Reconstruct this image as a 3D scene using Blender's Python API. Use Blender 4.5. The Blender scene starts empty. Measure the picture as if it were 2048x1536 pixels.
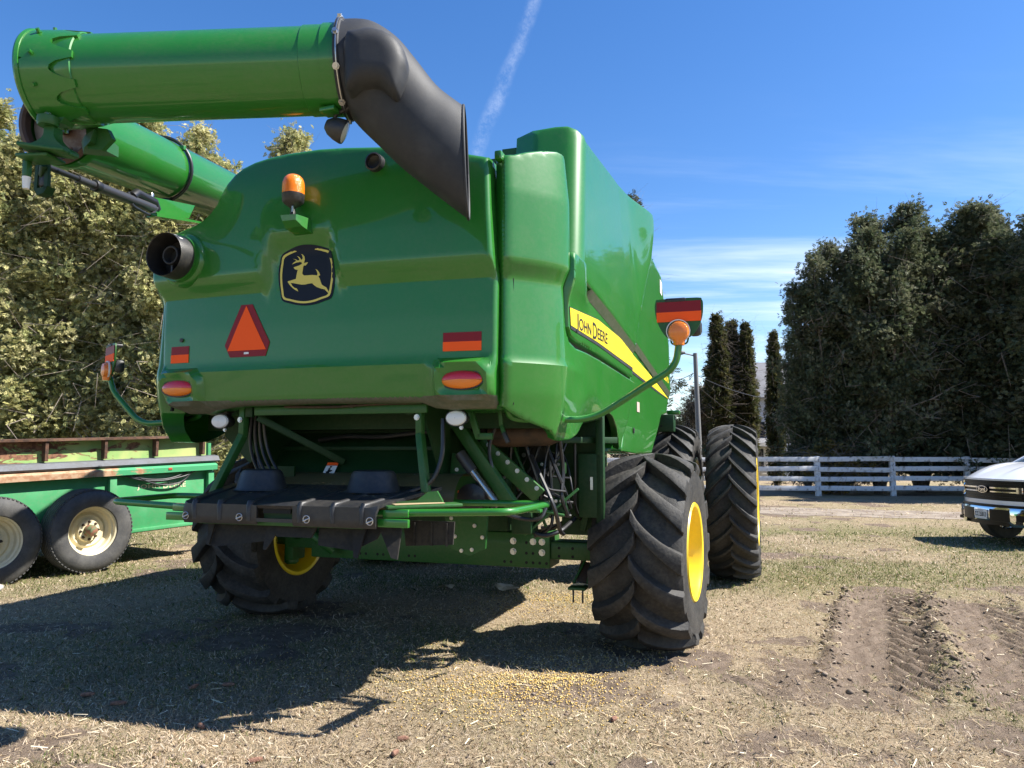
import bpy, bmesh, math, random
import numpy as np
from mathutils import Vector, Matrix
from mathutils.geometry import delaunay_2d_cdt, tessellate_polygon
random.seed(7); rng = np.random.default_rng(7)
SC = bpy.context.scene; COL = SC.collection
PI = math.pi; RAD = math.radians
# ------------------------------------------------------------------ camera
cam = bpy.data.objects.new('camera', bpy.data.cameras.new('camera')); COL.objects.link(cam)
cam.location = (0, 0, 1.65); cam.rotation_euler = (RAD(90 + 4.95), 0, 0)
cam.data.sensor_width = 36; cam.data.lens = 26.37; cam.data.clip_start = .05; cam.data.clip_end = 3000
SC.camera = cam
# ------------------------------------------------------------------ sun, sky, exposure
SUN_EL = RAD(49.5); SUN_AZ = RAD(94)            # azimuth clockwise from +Y
SUN_DIR = Vector((math.sin(SUN_AZ) * math.cos(SUN_EL), math.cos(SUN_AZ) * math.cos(SUN_EL), math.sin(SUN_EL)))
sl = bpy.data.lights.new('sun', 'SUN'); sl.energy = 5.0; sl.angle = RAD(.53); sl.color = (1, .955, .88)
so = bpy.data.objects.new('sun', sl); COL.objects.link(so); so.rotation_euler = (-SUN_DIR).to_track_quat('-Z', 'Y').to_euler()
SC.view_settings.view_transform = 'Standard'; SC.view_settings.look = 'None'
SC.view_settings.exposure = 1.26; SC.view_settings.gamma = 1
W = bpy.data.worlds.new('World'); SC.world = W; W.use_nodes = True

class NT:
    """small helper to wire shader nodes"""
    def __init__(s, tree): s.t = tree; s.n = tree.nodes; s.l = tree.links
    def new(s, typ, **kw):
        nd = s.n.new(typ)
        for k, v in kw.items(): setattr(nd, k, v)
        return nd
    def set(s, sock, v):
        if isinstance(v, bpy.types.NodeSocket): s.l.new(v, sock)
        elif v is not None:
            if hasattr(sock.default_value, '__len__') and not isinstance(v, (int, float)):
                v = tuple(v); n = len(sock.default_value)
                sock.default_value = (v + (1,))[:n] if len(v) < n else v[:n]
            else: sock.default_value = v
    def math(s, op, a, b=None, c=None, clamp=False):
        nd = s.new('ShaderNodeMath', operation=op, use_clamp=clamp)
        for i, v in enumerate((a, b, c)):
            if v is not None: s.set(nd.inputs[i], v)
        return nd.outputs[0]
    def vmath(s, op, a, b=None):
        nd = s.new('ShaderNodeVectorMath', operation=op); s.set(nd.inputs[0], a)
        if b is not None: s.set(nd.inputs[1], b)
        return nd.outputs['Value' if op in ('DOT_PRODUCT', 'LENGTH') else 'Vector']
    def mix(s, f, a, b, mode='MIX'):
        nd = s.new('ShaderNodeMix', data_type='RGBA', blend_type=mode)
        s.set(nd.inputs[0], f); s.set(nd.inputs[6], a); s.set(nd.inputs[7], b); return nd.outputs[2]
    def ramp(s, f, lo, hi):
        nd = s.new('ShaderNodeMapRange', interpolation_type='SMOOTHSTEP'); s.set(nd.inputs[0], f)
        s.set(nd.inputs[1], lo); s.set(nd.inputs[2], hi); return nd.outputs[0]
    def noise(s, vec, scale, detail=3, rough=.55, dist=0):
        nd = s.new('ShaderNodeTexNoise'); s.set(nd.inputs['Vector'], vec); nd.inputs['Scale'].default_value = scale
        nd.inputs['Detail'].default_value = detail; nd.inputs['Roughness'].default_value = rough
        nd.inputs['Distortion'].default_value = dist; return nd.outputs[0]
    def mapping(s, vec, scale=(1, 1, 1), rot=(0, 0, 0), loc=(0, 0, 0)):
        nd = s.new('ShaderNodeMapping'); s.set(nd.inputs[0], vec); nd.inputs['Scale'].default_value = scale
        nd.inputs['Rotation'].default_value = rot; nd.inputs['Location'].default_value = loc; return nd.outputs[0]

def build_world():
    k = NT(W.node_tree); bg = k.n['Background']
    sky = k.new('ShaderNodeTexSky', sky_type='NISHITA', sun_disc=False, sun_elevation=SUN_EL, sun_rotation=SUN_AZ,
                air_density=1.0, dust_density=.25, ozone_density=2.2, altitude=150)
    hs = k.new('ShaderNodeHueSaturation'); hs.inputs['Saturation'].default_value = SKY_SAT; hs.inputs['Hue'].default_value = SKY_HUE
    k.l.new(sky.outputs[0], hs.inputs['Color'])
    tc = k.new('ShaderNodeTexCoord'); d = tc.outputs['Generated']
    sx = k.new('ShaderNodeSeparateXYZ'); k.l.new(d, sx.inputs[0]); X, Y, Z = sx.outputs
    # high thin cirrus: direction projected on a flat layer
    zz = k.math('ADD', k.math('MAXIMUM', Z, 0.0), .06)
    cb = k.new('ShaderNodeCombineXYZ'); k.l.new(k.math('DIVIDE', X, zz), cb.inputs[0]); k.l.new(k.math('DIVIDE', Y, zz), cb.inputs[1])
    flat = cb.outputs[0]
    st = k.mapping(flat, (.22, .95, 1), (0, 0, RAD(-14)))
    n1 = k.noise(st, 1.15, 6, .62, .5); n2 = k.noise(flat, .35, 3, .5)
    cl = k.math('MULTIPLY', k.ramp(n1, .42, .80), k.ramp(n2, .30, .55))
    low = k.math('SUBTRACT', 1, k.ramp(Z, .16, .46)); right = k.ramp(X, -.02, .25)
    cl = k.math('MULTIPLY', k.math('MULTIPLY', cl, low), right, clamp=True)
    haze = k.math('MULTIPLY', k.math('MULTIPLY', k.math('SUBTRACT', 1, k.ramp(Z, .02, .27)), k.ramp(X, .05, .30)), .26)
    cl = k.math('ADD', k.math('MULTIPLY', cl, .85), k.math('MULTIPLY', haze, k.ramp(n1, .25, .6)), clamp=True)
    # one old, broken aircraft trail
    dt = k.vmath('DOT_PRODUCT', d, TRAIL_N); wob = k.noise(d, 9, 4, .6)
    ad = k.math('ABSOLUTE', k.math('ADD', dt, k.math('MULTIPLY', k.math('SUBTRACT', wob, .5), .030)))
    tr = k.math('SUBTRACT', 1, k.ramp(ad, .0, .013))
    tr = k.math('MULTIPLY', tr, k.ramp(k.noise(d, 26, 7, .78), .36, .74))
    tr = k.math('MULTIPLY', tr, k.ramp(Y, .2, .5))
    tr = k.math('MULTIPLY', tr, .21)
    cl = k.math('MAXIMUM', cl, tr)
    col = k.mix(cl, hs.outputs[0], CLOUD_COL)
    k.l.new(col, bg.inputs[0]); bg.inputs[1].default_value = .088
SKY_SAT = 1.30; SKY_HUE = .508; CLOUD_COL = (7.2, 7.6, 8.2)
def _dir(px, py):
    v = Vector(((px - 1024) / 1500, (768 - py) / 1500, -1)); return (cam.rotation_euler.to_matrix() @ v).normalized()
TRAIL_N = _dir(1066, 0).cross(_dir(960, 290)).normalized()      # a great circle over the machine
build_world()

# ------------------------------------------------------------------ mesh helpers
def tag(o, label=None, cat=None, group=None, kind=None):
    if label: o['label'] = label
    if cat: o['category'] = cat
    if group: o['group'] = group
    if kind: o['kind'] = kind
    return o
def empty(name, loc=(0, 0, 0), rz=0, parent=None):
    o = bpy.data.objects.new(name, None); COL.objects.link(o); o.location = loc; o.rotation_euler = (0, 0, rz); o.empty_display_size = .1
    if parent: o.parent = parent
    return o
def copy_tree(o, parent=None):
    c = o.copy(); COL.objects.link(c); c.parent = parent
    for ch in list(o.children): copy_tree(ch, c)
    return c
class MB:
    """collects shapes, then links them as one mesh object"""
    def __init__(s): s.v = []; s.f = []; s.m = []; s.mats = []; s.n = 0; s.cur = 0
    def use(s, mat):
        if not s.mats and s.n: s.mats = [None]          # shapes so far take the mesh's own material
        if mat not in s.mats: s.mats.append(mat)
        s.cur = s.mats.index(mat); return s
    def add(s, v, f):
        v = np.asarray(v, float).reshape(-1, 3); o = s.n; s.v.append(v); s.n += len(v)
        for q in f: s.f.append([i + o for i in q]); s.m.append(s.cur)
        return s
    def xf(s, M, start=0):
        M = np.array(M)
        for i in range(start, len(s.v)): s.v[i] = s.v[i] @ M[:3, :3].T + M[:3, 3]
        return s
    def build(s, name, mat=None, parent=None, sharp=35, loc=None, rot=None):
        me = bpy.data.meshes.new(name)
        V = np.vstack(s.v) if s.v else np.zeros((0, 3))
        me.from_pydata(V.tolist(), [], s.f)
        mats = [m or mat for m in s.mats] or [mat]
        for m in mats: me.materials.append(m)
        if len(mats) > 1: me.polygons.foreach_set('material_index', s.m)
        if sharp is not None:
            me.shade_smooth(); me.set_sharp_from_angle(angle=RAD(sharp))
        o = bpy.data.objects.new(name, me); COL.objects.link(o)
        if parent: o.parent = parent
        if loc is not None: o.location = loc
        if rot is not None: o.rotation_euler = rot
        return o
    # ---- shapes
    def box(s, c, d, M=None, bev=.0):
        c = np.array(c, float); h = np.array(d, float) / 2
        if bev <= 0:
            v = np.array([(x, y, z) for z in (-1, 1) for y in (-1, 1) for x in (-1, 1)], float) * h
            f = [(0, 2, 3, 1), (4, 5, 7, 6), (0, 1, 5, 4), (2, 6, 7, 3), (0, 4, 6, 2), (1, 3, 7, 5)]
        else:
            bm = bmesh.new(); bmesh.ops.create_cube(bm, size=1); bmesh.ops.scale(bm, vec=d, verts=bm.verts)
            bmesh.ops.bevel(bm, geom=bm.edges[:], offset=min(bev, .45 * min(d)), segments=2, profile=.5, affect='EDGES')
            bm.verts.ensure_lookup_table(); bm.verts.index_update()
            v = np.array([q.co[:] for q in bm.verts]); f = [[q.index for q in fc.verts] for fc in bm.faces]; bm.free()
        if M is not None: v = v @ np.array(M)[:3, :3].T
        return s.add(v + c, f)
    def bar(s, a, b, w, t, up=(0, 0, 1), bev=.006):
        """a straight beam from a to b, w wide, t thick along up"""
        a = np.array(a, float); b = np.array(b, float); d = b - a; L = np.linalg.norm(d); d = d / L
        x = np.cross(d, up); x = x / np.linalg.norm(x); z = np.cross(x, d)
        return s.box((a + b) / 2, (w, L, t), np.column_stack([x, d, z]), bev)
    def tube(s, pts, r, seg=12, cap=True):
        P = np.array(pts, float); n = len(P); R = np.full(n, r, float) if np.isscalar(r) else np.array(r, float)
        T = np.gradient(P, axis=0); T /= np.linalg.norm(T, axis=1)[:, None] + 1e-12
        up = np.array((0, 0, 1.)) if abs(T[0][2]) < .9 else np.array((1., 0, 0))
        A = np.cross(T[0], up); A /= np.linalg.norm(A); V = []; an = np.arange(seg) * 2 * PI / seg
        for i in range(n):
            A = A - T[i] * (A @ T[i]); A /= np.linalg.norm(A); B = np.cross(T[i], A)
            V.append(P[i] + R[i] * (np.cos(an)[:, None] * A + np.sin(an)[:, None] * B))
        f = [(i * seg + j, i * seg + (j + 1) % seg, (i + 1) * seg + (j + 1) % seg, (i + 1) * seg + j) for i in range(n - 1) for j in range(seg)]
        if cap: f += [list(range(seg))[::-1], [(n - 1) * seg + j for j in range(seg)]]
        return s.add(np.vstack(V), f)
    def pipe(s, pts, r, rad=.12, seg=12, k=7):
        return s.tube(fillet(pts, rad, k), r, seg)
    def lathe(s, prof, c=(0, 0, 0), axis=(0, 0, 1), seg=32, cap=False, arc=2 * PI, x0=None):
        """prof: list of (radius, height along axis)"""
        ax = np.array(axis, float); ax /= np.linalg.norm(ax)
        a = np.array(x0, float) if x0 is not None else np.cross(ax, (0, 0, 1.) if abs(ax[2]) < .9 else (1., 0, 0)); a /= np.linalg.norm(a); b = np.cross(ax, a)
        full = arc > 2 * PI - 1e-6; m = seg if full else seg + 1; an = np.arange(m) * arc / seg
        ring = np.cos(an)[:, None] * a + np.sin(an)[:, None] * b
        V = np.vstack([np.array(c) + r * ring + h * ax for r, h in prof]); n = len(prof)
        f = [(i * m + j, i * m + (j + 1) % m, (i + 1) * m + (j + 1) % m, (i + 1) * m + j) for i in range(n - 1) for j in range(seg)]
        if cap: f += [list(range(m))[::-1], [(n - 1) * m + j for j in range(m)]]
        return s.add(V, f)
    def bolt(s, c, axis, r=.014, h=.012):
        return s.lathe([(r * 1.5, 0), (r * 1.5, .003), (r, .003), (r, h), (0.001, h)], c, axis, 8)
    def prism(s, poly, fn, n):
        """flat polygon mapped by fn, pushed along n: a plate"""
        P = [np.array(fn(*p), float) for p in poly]; n = np.array(n, float); k = len(P)
        tri = tessellate_polygon([[Vector((p[0], p[1], 0)) for p in poly]])
        V = P + [p + n for p in P]
        f = [tuple(t) for t in tri] + [tuple(i + k for i in t[::-1]) for t in tri]
        f += [(i, (i + 1) % k, (i + 1) % k + k, i + k) for i in range(k)]
        return s.add(V, f)
    def loft(s, rings, cap=True, close=True):
        m = len(rings[0]); n = len(rings); V = np.vstack([np.array(r, float) for r in rings])
        q = m if close else m - 1
        f = [(i * m + j, i * m + (j + 1) % m, (i + 1) * m + (j + 1) % m, (i + 1) * m + j) for i in range(n - 1) for j in range(q)]
        if cap: f += [list(range(m))[::-1], [(n - 1) * m + j for j in range(m)]]
        return s.add(V, f)
    def patch(s, outline, fn, thick=(0, .02, 0), res=.06, rnd=0.0, close=.0, rims=True):
        """outline (2D) filled with a fine mesh; fn(P (n,2), dist (n,)) gives 3D points"""
        out = densify(outline, res); n = len(out)
        lo = out.min(0); hi = out.max(0)
        gx, gy = np.meshgrid(np.arange(lo[0] + res / 2, hi[0], res), np.arange(lo[1] + res / 2, hi[1], res))
        G = np.column_stack([gx.ravel(), gy.ravel()]); ins = inside(G, out); dd = pdist(G, out)
        G = G[ins & (dd > max(res * .45, rnd * 1.05))]
        extra = []
        if rnd > 0:
            nx = np.roll(out, -1, 0) - np.roll(out, 1, 0); nx /= np.linalg.norm(nx, axis=1)[:, None] + 1e-9
            area = .5 * np.sum(out[:, 0] * np.roll(out[:, 1], -1) - np.roll(out[:, 0], -1) * out[:, 1])
            nn = np.column_stack([-nx[:, 1], nx[:, 0]]) * (1 if area > 0 else -1)
            for t in (.12, .35, .65, 1.0):
                E = out + nn * rnd * t; dE = pdist(E, out); extra.append(E[inside(E, out) & (dE > rnd * t * .8)])
        A = np.vstack([out, G] + extra) if extra else np.vstack([out, G])
        vv, ee, ff, *_ = delaunay_2d_cdt([Vector(p) for p in A], [(i, (i + 1) % n) for i in range(n)], [], 1, 1e-6)
        P = np.array([p[:] for p in vv]); D = pdist(P, out); Q = np.array(fn(P, D))
        off = np.zeros(len(P))
        if rnd > 0: off = np.where(D < rnd, rnd - np.sqrt(np.maximum(0, rnd ** 2 - (rnd - np.minimum(D, rnd)) ** 2)), 0)
        th = np.array(thick, float); tn = th / (np.linalg.norm(th) + 1e-9); Q = Q + off[:, None] * tn
        o = s.n; s.add(Q, [list(f) for f in ff])
        if rims:
            from collections import Counter
            cnt = Counter()
            for f in ff:
                for i in range(len(f)): cnt[(f[i], f[(i + 1) % len(f)])] += 1
            be = [e for e in cnt if (e[1], e[0]) not in cnt]
            ids = sorted({i for e in be for i in e}); mp = {i: len(Q) + k for k, i in enumerate(ids)}
            s.add(Q[ids] + th, []); base = o
            for a, b in be:
                s.f.append([base + b, base + a, base + mp[a], base + mp[b]]); s.m.append(s.cur)
        return s
def fillet(pts, rad, k=7):
    P = [np.array(p, float) for p in pts]; out = [P[0]]
    for i in range(1, len(P) - 1):
        a, b, c = P[i - 1], P[i], P[i + 1]; r = min(rad, .48 * np.linalg.norm(a - b), .48 * np.linalg.norm(c - b))
        p = b + (a - b) / np.linalg.norm(a - b) * r; q = b + (c - b) / np.linalg.norm(c - b) * r
        for t in np.linspace(0, 1, k): out.append((1 - t) ** 2 * p + 2 * t * (1 - t) * b + t * t * q)
    out.append(P[-1]); return out
def densify(poly, res):
    P = [np.array(p, float) for p in poly]; out = []
    for i in range(len(P)):
        a, b = P[i], P[(i + 1) % len(P)]; n = max(1, int(np.linalg.norm(b - a) / res))
        for j in range(n): out.append(a + (b - a) * j / n)
    return np.array(out)
def inside(P, poly):
    r = np.zeros(len(P), bool); x, y = P[:, 0], P[:, 1]; n = len(poly)
    for i in range(n):
        a, b = poly[i], poly[(i + 1) % n]
        if a[1] == b[1]: continue
        c = ((a[1] > y) != (b[1] > y)) & (x < (b[0] - a[0]) * (y - a[1]) / (b[1] - a[1]) + a[0]); r ^= c
    return r
def pdist(P, poly):
    d = np.full(len(P), 1e9); n = len(poly)
    for i in range(n):
        a, b = poly[i], poly[(i + 1) % n]; ab = b - a; L = ab @ ab + 1e-12
        t = np.clip(((P - a) @ ab) / L, 0, 1); d = np.minimum(d, np.linalg.norm(P - (a + t[:, None] * ab), axis=1))
    return d
def smooth_poly(pts, k=4, closed=True):
    """Catmull-Rom through the points"""
    P = np.array(pts, float); n = len(P); out = []
    for i in range(n if closed else n - 1):
        g = (lambda j: P[j % n]) if closed else (lambda j: P[min(max(j, 0), n - 1)])
        a, b, c, d = g(i - 1), g(i), g(i + 1), g(i + 2)
        for t in np.arange(k) / k:
            out.append(.5 * ((2 * b) + (c - a) * t + (2 * a - 5 * b + 4 * c - d) * t * t + (3 * b - a - 3 * c + d) * t ** 3))
    if not closed: out.append(P[-1])
    return np.array(out)
def sstep(a, b, x): t = np.clip((np.asarray(x, float) - a) / (b - a), 0, 1); return t * t * (3 - 2 * t)
def text_geo(body, size, spacing=1.0, bold=0.0):
    cu = bpy.data.curves.new('lettering', 'FONT'); cu.body = body; cu.size = size; cu.space_character = spacing; cu.offset = bold
    cu.resolution_u = 3; o = bpy.data.objects.new('lettering', cu); COL.objects.link(o)
    dg = bpy.context.evaluated_depsgraph_get(); dg.update(); me = o.evaluated_get(dg).to_mesh()
    v = np.array([q.co[:] for q in me.vertices]); f = [list(p.vertices) for p in me.polygons]
    o.evaluated_get(dg).to_mesh_clear(); bpy.data.objects.remove(o); bpy.data.curves.remove(cu); return v[:, :2], f
def big_mesh(name, V, F, mat, parent=None, smooth=False, attrs=None):
    """V (n,3), F (m,k) with one k: fast numpy mesh"""
    V = np.asarray(V, np.float32); F = np.asarray(F, np.int32); m, k = F.shape
    me = bpy.data.meshes.new(name); me.vertices.add(len(V)); me.vertices.foreach_set('co', V.ravel())
    me.loops.add(m * k); me.loops.foreach_set('vertex_index', F.ravel())
    me.polygons.add(m); me.polygons.foreach_set('loop_start', np.arange(0, m * k, k, dtype=np.int32))
    me.polygons.foreach_set('loop_total', np.full(m, k, np.int32))
    if smooth: me.polygons.foreach_set('use_smooth', np.ones(m, bool))
    me.update(calc_edges=True)
    for nm, arr in (attrs or {}).items():
        arr = np.asarray(arr, np.float32)
        if arr.ndim == 1: a = me.attributes.new(nm, 'FLOAT', 'POINT'); a.data.foreach_set('value', arr)
        else:
            a = me.attributes.new(nm, 'FLOAT_COLOR', 'POINT'); c4 = np.ones((len(arr), 4), np.float32); c4[:, :3] = arr; a.data.foreach_set('color', c4.ravel())
    if mat: me.materials.append(mat)
    o = bpy.data.objects.new(name, me); COL.objects.link(o)
    if parent: o.parent = parent
    return o
_pr = np.random.default_rng(3).random((256, 256))
def vnoise(x, y, s=1.0, oct=3):
    """smooth value noise 0..1 (numpy)"""
    x = np.asarray(x, float) * s; y = np.asarray(y, float) * s; t = 0; a = 1.0; tot = 0
    for o in range(oct):
        xi = np.floor(x).astype(int); yi = np.floor(y).astype(int); fx = x - xi; fy = y - yi; fx = fx * fx * (3 - 2 * fx); fy = fy * fy * (3 - 2 * fy)
        g = lambda i, j: _pr[(xi + i) % 256, (yi + j) % 256]
        t = t + a * ((g(0, 0) * (1 - fx) + g(1, 0) * fx) * (1 - fy) + (g(0, 1) * (1 - fx) + g(1, 1) * fx) * fy); tot += a; a *= .5; x = x * 2.03 + 17.3; y = y * 2.03 + 5.1
    return t / tot

# ------------------------------------------------------------------ materials
def mat(name, col, rough=.5, metal=0, coat=0, spec=.5, vary=None, bump=0, bscale=40, trans=0, dust=0, emis=None, dustcol=(.20, .17, .12)):
    """vary = (second colour, noise scale, low, high)"""
    m = bpy.data.materials.new(name); m.use_nodes = True; k = NT(m.node_tree); b = k.n['Principled BSDF']
    co = k.new('ShaderNodeTexCoord').outputs['Object']; c = col
    if vary: c = k.mix(k.ramp(k.noise(co, vary[1], 5, .6), vary[2], vary[3]), col, vary[0])
    r = rough
    if dust:
        nz = k.math('MULTIPLY', k.noise(co, 3.1, 6, .65), k.noise(co, 37, 3, .6)); g = k.new('ShaderNodeNewGeometry')
        f = k.math('MULTIPLY', k.ramp(nz, .12, .45), dust); c = k.mix(f, c, dustcol)
        r = k.math('ADD', rough, k.math('MULTIPLY', f, .6), clamp=True)
    k.set(b.inputs['Base Color'], c); k.set(b.inputs['Roughness'], r); b.inputs['Metallic'].default_value = metal
    b.inputs['Coat Weight'].default_value = coat; b.inputs['Coat Roughness'].default_value = .035
    b.inputs['Specular IOR Level'].default_value = spec; b.inputs['Transmission Weight'].default_value = trans
    if emis: b.inputs['Emission Color'].default_value = (*emis, 1); b.inputs['Emission Strength'].default_value = 1
    if bump:
        bp = k.new('ShaderNodeBump'); bp.inputs['Strength'].default_value = bump; bp.inputs['Distance'].default_value = .01
        k.l.new(k.noise(co, bscale, 5, .65), bp.inputs['Height']); k.l.new(bp.outputs[0], b.inputs['Normal'])
    return m
GREEN = mat('green_paint', (.0145, .152, .012), .40, 0, .75, .35, dust=.08)
BANDG = mat('dusty_edge_green', (.070, .105, .048), .6, vary=((.105, .12, .075), 25, .4, .65))
DUSTG = mat('dusty_underside', (.085, .095, .060), .7, vary=((.12, .115, .085), 30, .4, .65))
GREEN_D = mat('shaded_dusty_green', (.011, .088, .012), .5, 0, .1, .4, dust=.12)  # lightly dusted; underbody shade is put into this darker copy of the green
GREEN_IN = mat('shaded_inner_green', (.005, .036, .008), .55, 0, 0, .3, dust=.08)  # shade inside the machine is put into this much darker green
YEL = mat('yellow_paint', (.78, .56, .012), .38, 0, .3, dust=.1)
YDEC = mat('yellow_decal', (.82, .66, .03), .4, vary=((.78, .58, .03), 30, .4, .6))
BLK = mat('black_plastic', (.014, .015, .018), .42, bump=.15, bscale=300, dust=.12)
BLKM = mat('weathered_black_plastic', (.023, .025, .029), .58, spec=.35, vary=((.040, .042, .046), 5, .45, .8), bump=.1, bscale=250, dust=.05)
NAVY = mat('dark_navy_decal', (.008, .012, .024), .5, spec=.2)
GOLD = mat('pale_gold_decal', (.66, .56, .14), .5, spec=.2)
RUB = mat('tyre_rubber', (.017, .0168, .0165), .6, spec=.35, vary=((.042, .040, .038), 5, .42, .8), bump=.45, bscale=45, dust=.30, dustcol=(.16, .145, .12))
RUBF = mat('rubber_flap', (.014, .0135, .013), .7, spec=.3, dust=.12)
STEEL = mat('zinc_steel', (.55, .55, .54), .35, 1, bump=.1)
CHROME = mat('chrome', (.85, .85, .86), .08, 1)
DARK = mat('dark_cavity', (.006, .007, .006), .8)  # near-black colour stands in for shade inside bays and holes
SHAFT = mat('grey_rod', (.06, .06, .065), .4, .4)
ORANGE = mat('orange_reflective', (1.0, .115, .02), .6, spec=.12)
REDR = mat('dark_red_reflective', (.22, .010, .016), .45, spec=.25)
AMB = mat('amber_lens', (.80, .20, .012), .16, coat=.6, bump=.4, bscale=160)
REDL = mat('red_lens', (.55, .012, .02), .14, coat=.7, bump=.3, bscale=180)
WLENS = mat('white_lamp_lens', (.72, .74, .76), .22, coat=.6, bump=.4, bscale=120)
BROWN = mat('rusty_steel', (.075, .045, .03), .6, .3, vary=((.03, .022, .018), 9, .4, .7), bump=.3)
OLIVE = mat('dusty_pan', (.10, .085, .035), .4, .2, dust=.2)
WHITE_ST = mat('white_sticker', (.75, .75, .73), .5)
CHAFF = mat('chaff', (.34, .26, .14), .9)
ROPE = mat('black_hose', (.012, .012, .013), .45, coat=.2)
NGRASS = 520000
# ================================================================== the harvester
# local axes of the machine: u to its right, v forward, z up; origin on the ground under the rear axle
combine = empty('combine_harvester', (-.691, 7.071, 0), RAD(-18))
tag(combine, 'large green combine harvester seen from behind with folded unloading auger over its rear hood', 'combine harvester')
def CP(mb, name, m=None, parent=None, **kw): return mb.build(name, m, parent or combine, **kw)

def arch(u):                       # the crease rises over the badge
    d = np.abs(np.asarray(u, float) + .085); return .275 * (1 - sstep(.20, .32, d)) - .02 * np.clip(d - .2, 0, .1)
def rear_v(P, D=None):
    u, z = P[:, 0], P[:, 1]
    base = -2.1 - .055 * (1 - (u / 1.34) ** 2)
    up = np.interp(z, [2.8, 3.1, 3.5, 3.8], [-.062, -.05, -.01, .05])
    lo = np.interp(z, [1.88, 1.97, 1.99, 2.216, 2.230, 2.5, 2.8, 3.2], [.12, .035, .02, -.020, .0, .004, .02, .03])
    zc = 2.80 + arch(u); gr = (arch(u + .004) - arch(u - .004)) / .008
    t = (z - zc) / (.118 * np.sqrt(1 + gr ** 2)) + .5
    k = np.clip(t, 0, 1); k = k * k * (3 - 2 * k) * .35 + k * .65
    v = base + lo * (1 - k) + up * k
    for cu in (1.09, -1.10):       # bosses round the tail lamps
        q = (np.abs((u - cu) / .205) ** 4 + np.abs((z - 2.075) / .135) ** 4) ** .25
        v = v - .055 * (1 - sstep(.82, 1.08, q)) + .03 * (1 - sstep(.5, .8, q))
    return v
def rear_fn(off=0.0):
    return lambda P, D: np.column_stack([P[:, 0], rear_v(P) - off, P[:, 1]])
HOOD = [(1.265, 1.905), (1.295, 1.95), (1.305, 2.2), (1.305, 2.72), (1.297, 2.86), (1.252, 3.525), (.88, 3.625), (.47, 3.69), (.2, 3.72), (0, 3.735), (-.25, 3.735), (-.41, 3.725),
        (-.53, 3.705), (-.62, 3.675), (-.69, 3.63), (-.75, 3.56), (-.79, 3.48), (-.82, 3.41), (-.87, 3.35), (-.93, 3.305), (-1.01, 3.27), (-1.12, 3.245), (-1.27, 3.21), (-1.35, 3.15),
        (-1.375, 3.05), (-1.37, 2.9), (-1.31, 2.73), (-1.29, 2.25), (-1.27, 2.1), (-1.21, 1.95), (-1.12, 1.905), (-.93, 1.905), (-.87, 1.925), (-.6, 1.95), (0, 1.955), (.78, 1.95), (.86, 1.915), (.95, 1.905)]
mb = MB(); mb.patch(HOOD, rear_fn(), thick=(0, .9, 0), res=.034, rnd=.03)
hood = CP(mb, 'rear_hood', GREEN, sharp=28); hood.data.materials.append(DUSTG)
for p in hood.data.polygons:          # road dust on the turned-under lip
    if p.center.z < 1.985 and p.center.y < -1.9 and (p.normal.z < -.3 or p.center.z < 1.955): p.material_index = 1
DEER =  [(-0.163, 2.899), (-0.155, 2.901), (-0.125, 2.907), (-0.102, 2.916), (-0.097, 2.923), (-0.102, 2.93), (-0.116, 2.933), (-0.14, 2.931), (-0.163, 2.925), (-0.178, 2.92), (-0.163, 2.934), (-0.142, 2.943), (-0.149, 2.948), (-0.159, 2.955), (-0.173, 2.959), (-0.159, 2.957), (-0.143, 2.951), (-0.133, 2.944), (-0.119, 2.947), (-0.122, 2.958), (-0.131, 2.969), (-0.143, 2.977), (-0.127, 2.972), (-0.115, 2.963), (-0.107, 2.948), (-0.098, 2.949), (-0.093, 2.96), (-0.097, 2.976), (-0.107, 2.989), (-0.092, 2.982), (-0.08, 2.969), (-0.076, 2.95), (-0.079, 2.934), (-0.08, 2.922), (-0.065, 2.925), (-0.049, 2.925), (-0.058, 2.914), (-0.067, 2.904), (-0.081, 2.906), (-0.086, 2.898), (-0.089, 2.873), (-0.092, 2.853), (-0.088, 2.843), (-0.076, 2.835), (-0.049, 2.834), (-0.012, 2.834), (0.016, 2.83), (0.026, 2.828), (0.029, 2.84), (0.022, 2.859), (0.01, 2.875), (0.027, 2.865), (0.041, 2.849), (0.05, 2.829), (0.037, 2.821), (0.049, 2.802), (0.056, 2.782), (0.066, 2.761), (0.082, 2.75), (0.102, 2.74), (0.114, 2.721), (0.124, 2.707), (0.122, 2.697), (0.105, 2.712), (0.089, 2.727), (0.064, 2.733), (0.027, 2.747), (0.004, 2.763), (-0.01, 2.776), (-0.038, 2.775), (-0.065, 2.771), (-0.093, 2.772), (-0.121, 2.778), (-0.154, 2.786), (-0.18, 2.79), (-0.168, 2.769), (-0.148, 2.753), (-0.133, 2.75), (-0.125, 2.741), (-0.117, 2.726), (-0.143, 2.738), (-0.165, 2.754), (-0.187, 2.774), (-0.201, 2.791), (-0.208, 2.801), (-0.197, 2.805), (-0.169, 2.81), (-0.141, 2.816), (-0.138, 2.84), (-0.134, 2.86), (-0.129, 2.878), (-0.143, 2.881), (-0.157, 2.887)]
EM_OUT= [(-0.262, 2.998), (-0.194, 3.028), (-0.124, 3.044), (-0.054, 3.047), (0.02, 3.037), (0.084, 3.018), (0.13, 2.994), (0.15, 2.948), (0.164, 2.887), (0.168, 2.814), (0.161, 2.746), (0.145, 2.669), (0.093, 2.648), (0.026, 2.63), (-0.052, 2.624), (-0.117, 2.631), (-0.183, 2.647), (-0.245, 2.671), (-0.265, 2.734), (-0.282, 2.805), (-0.287, 2.88), (-0.279, 2.937)]
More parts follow.
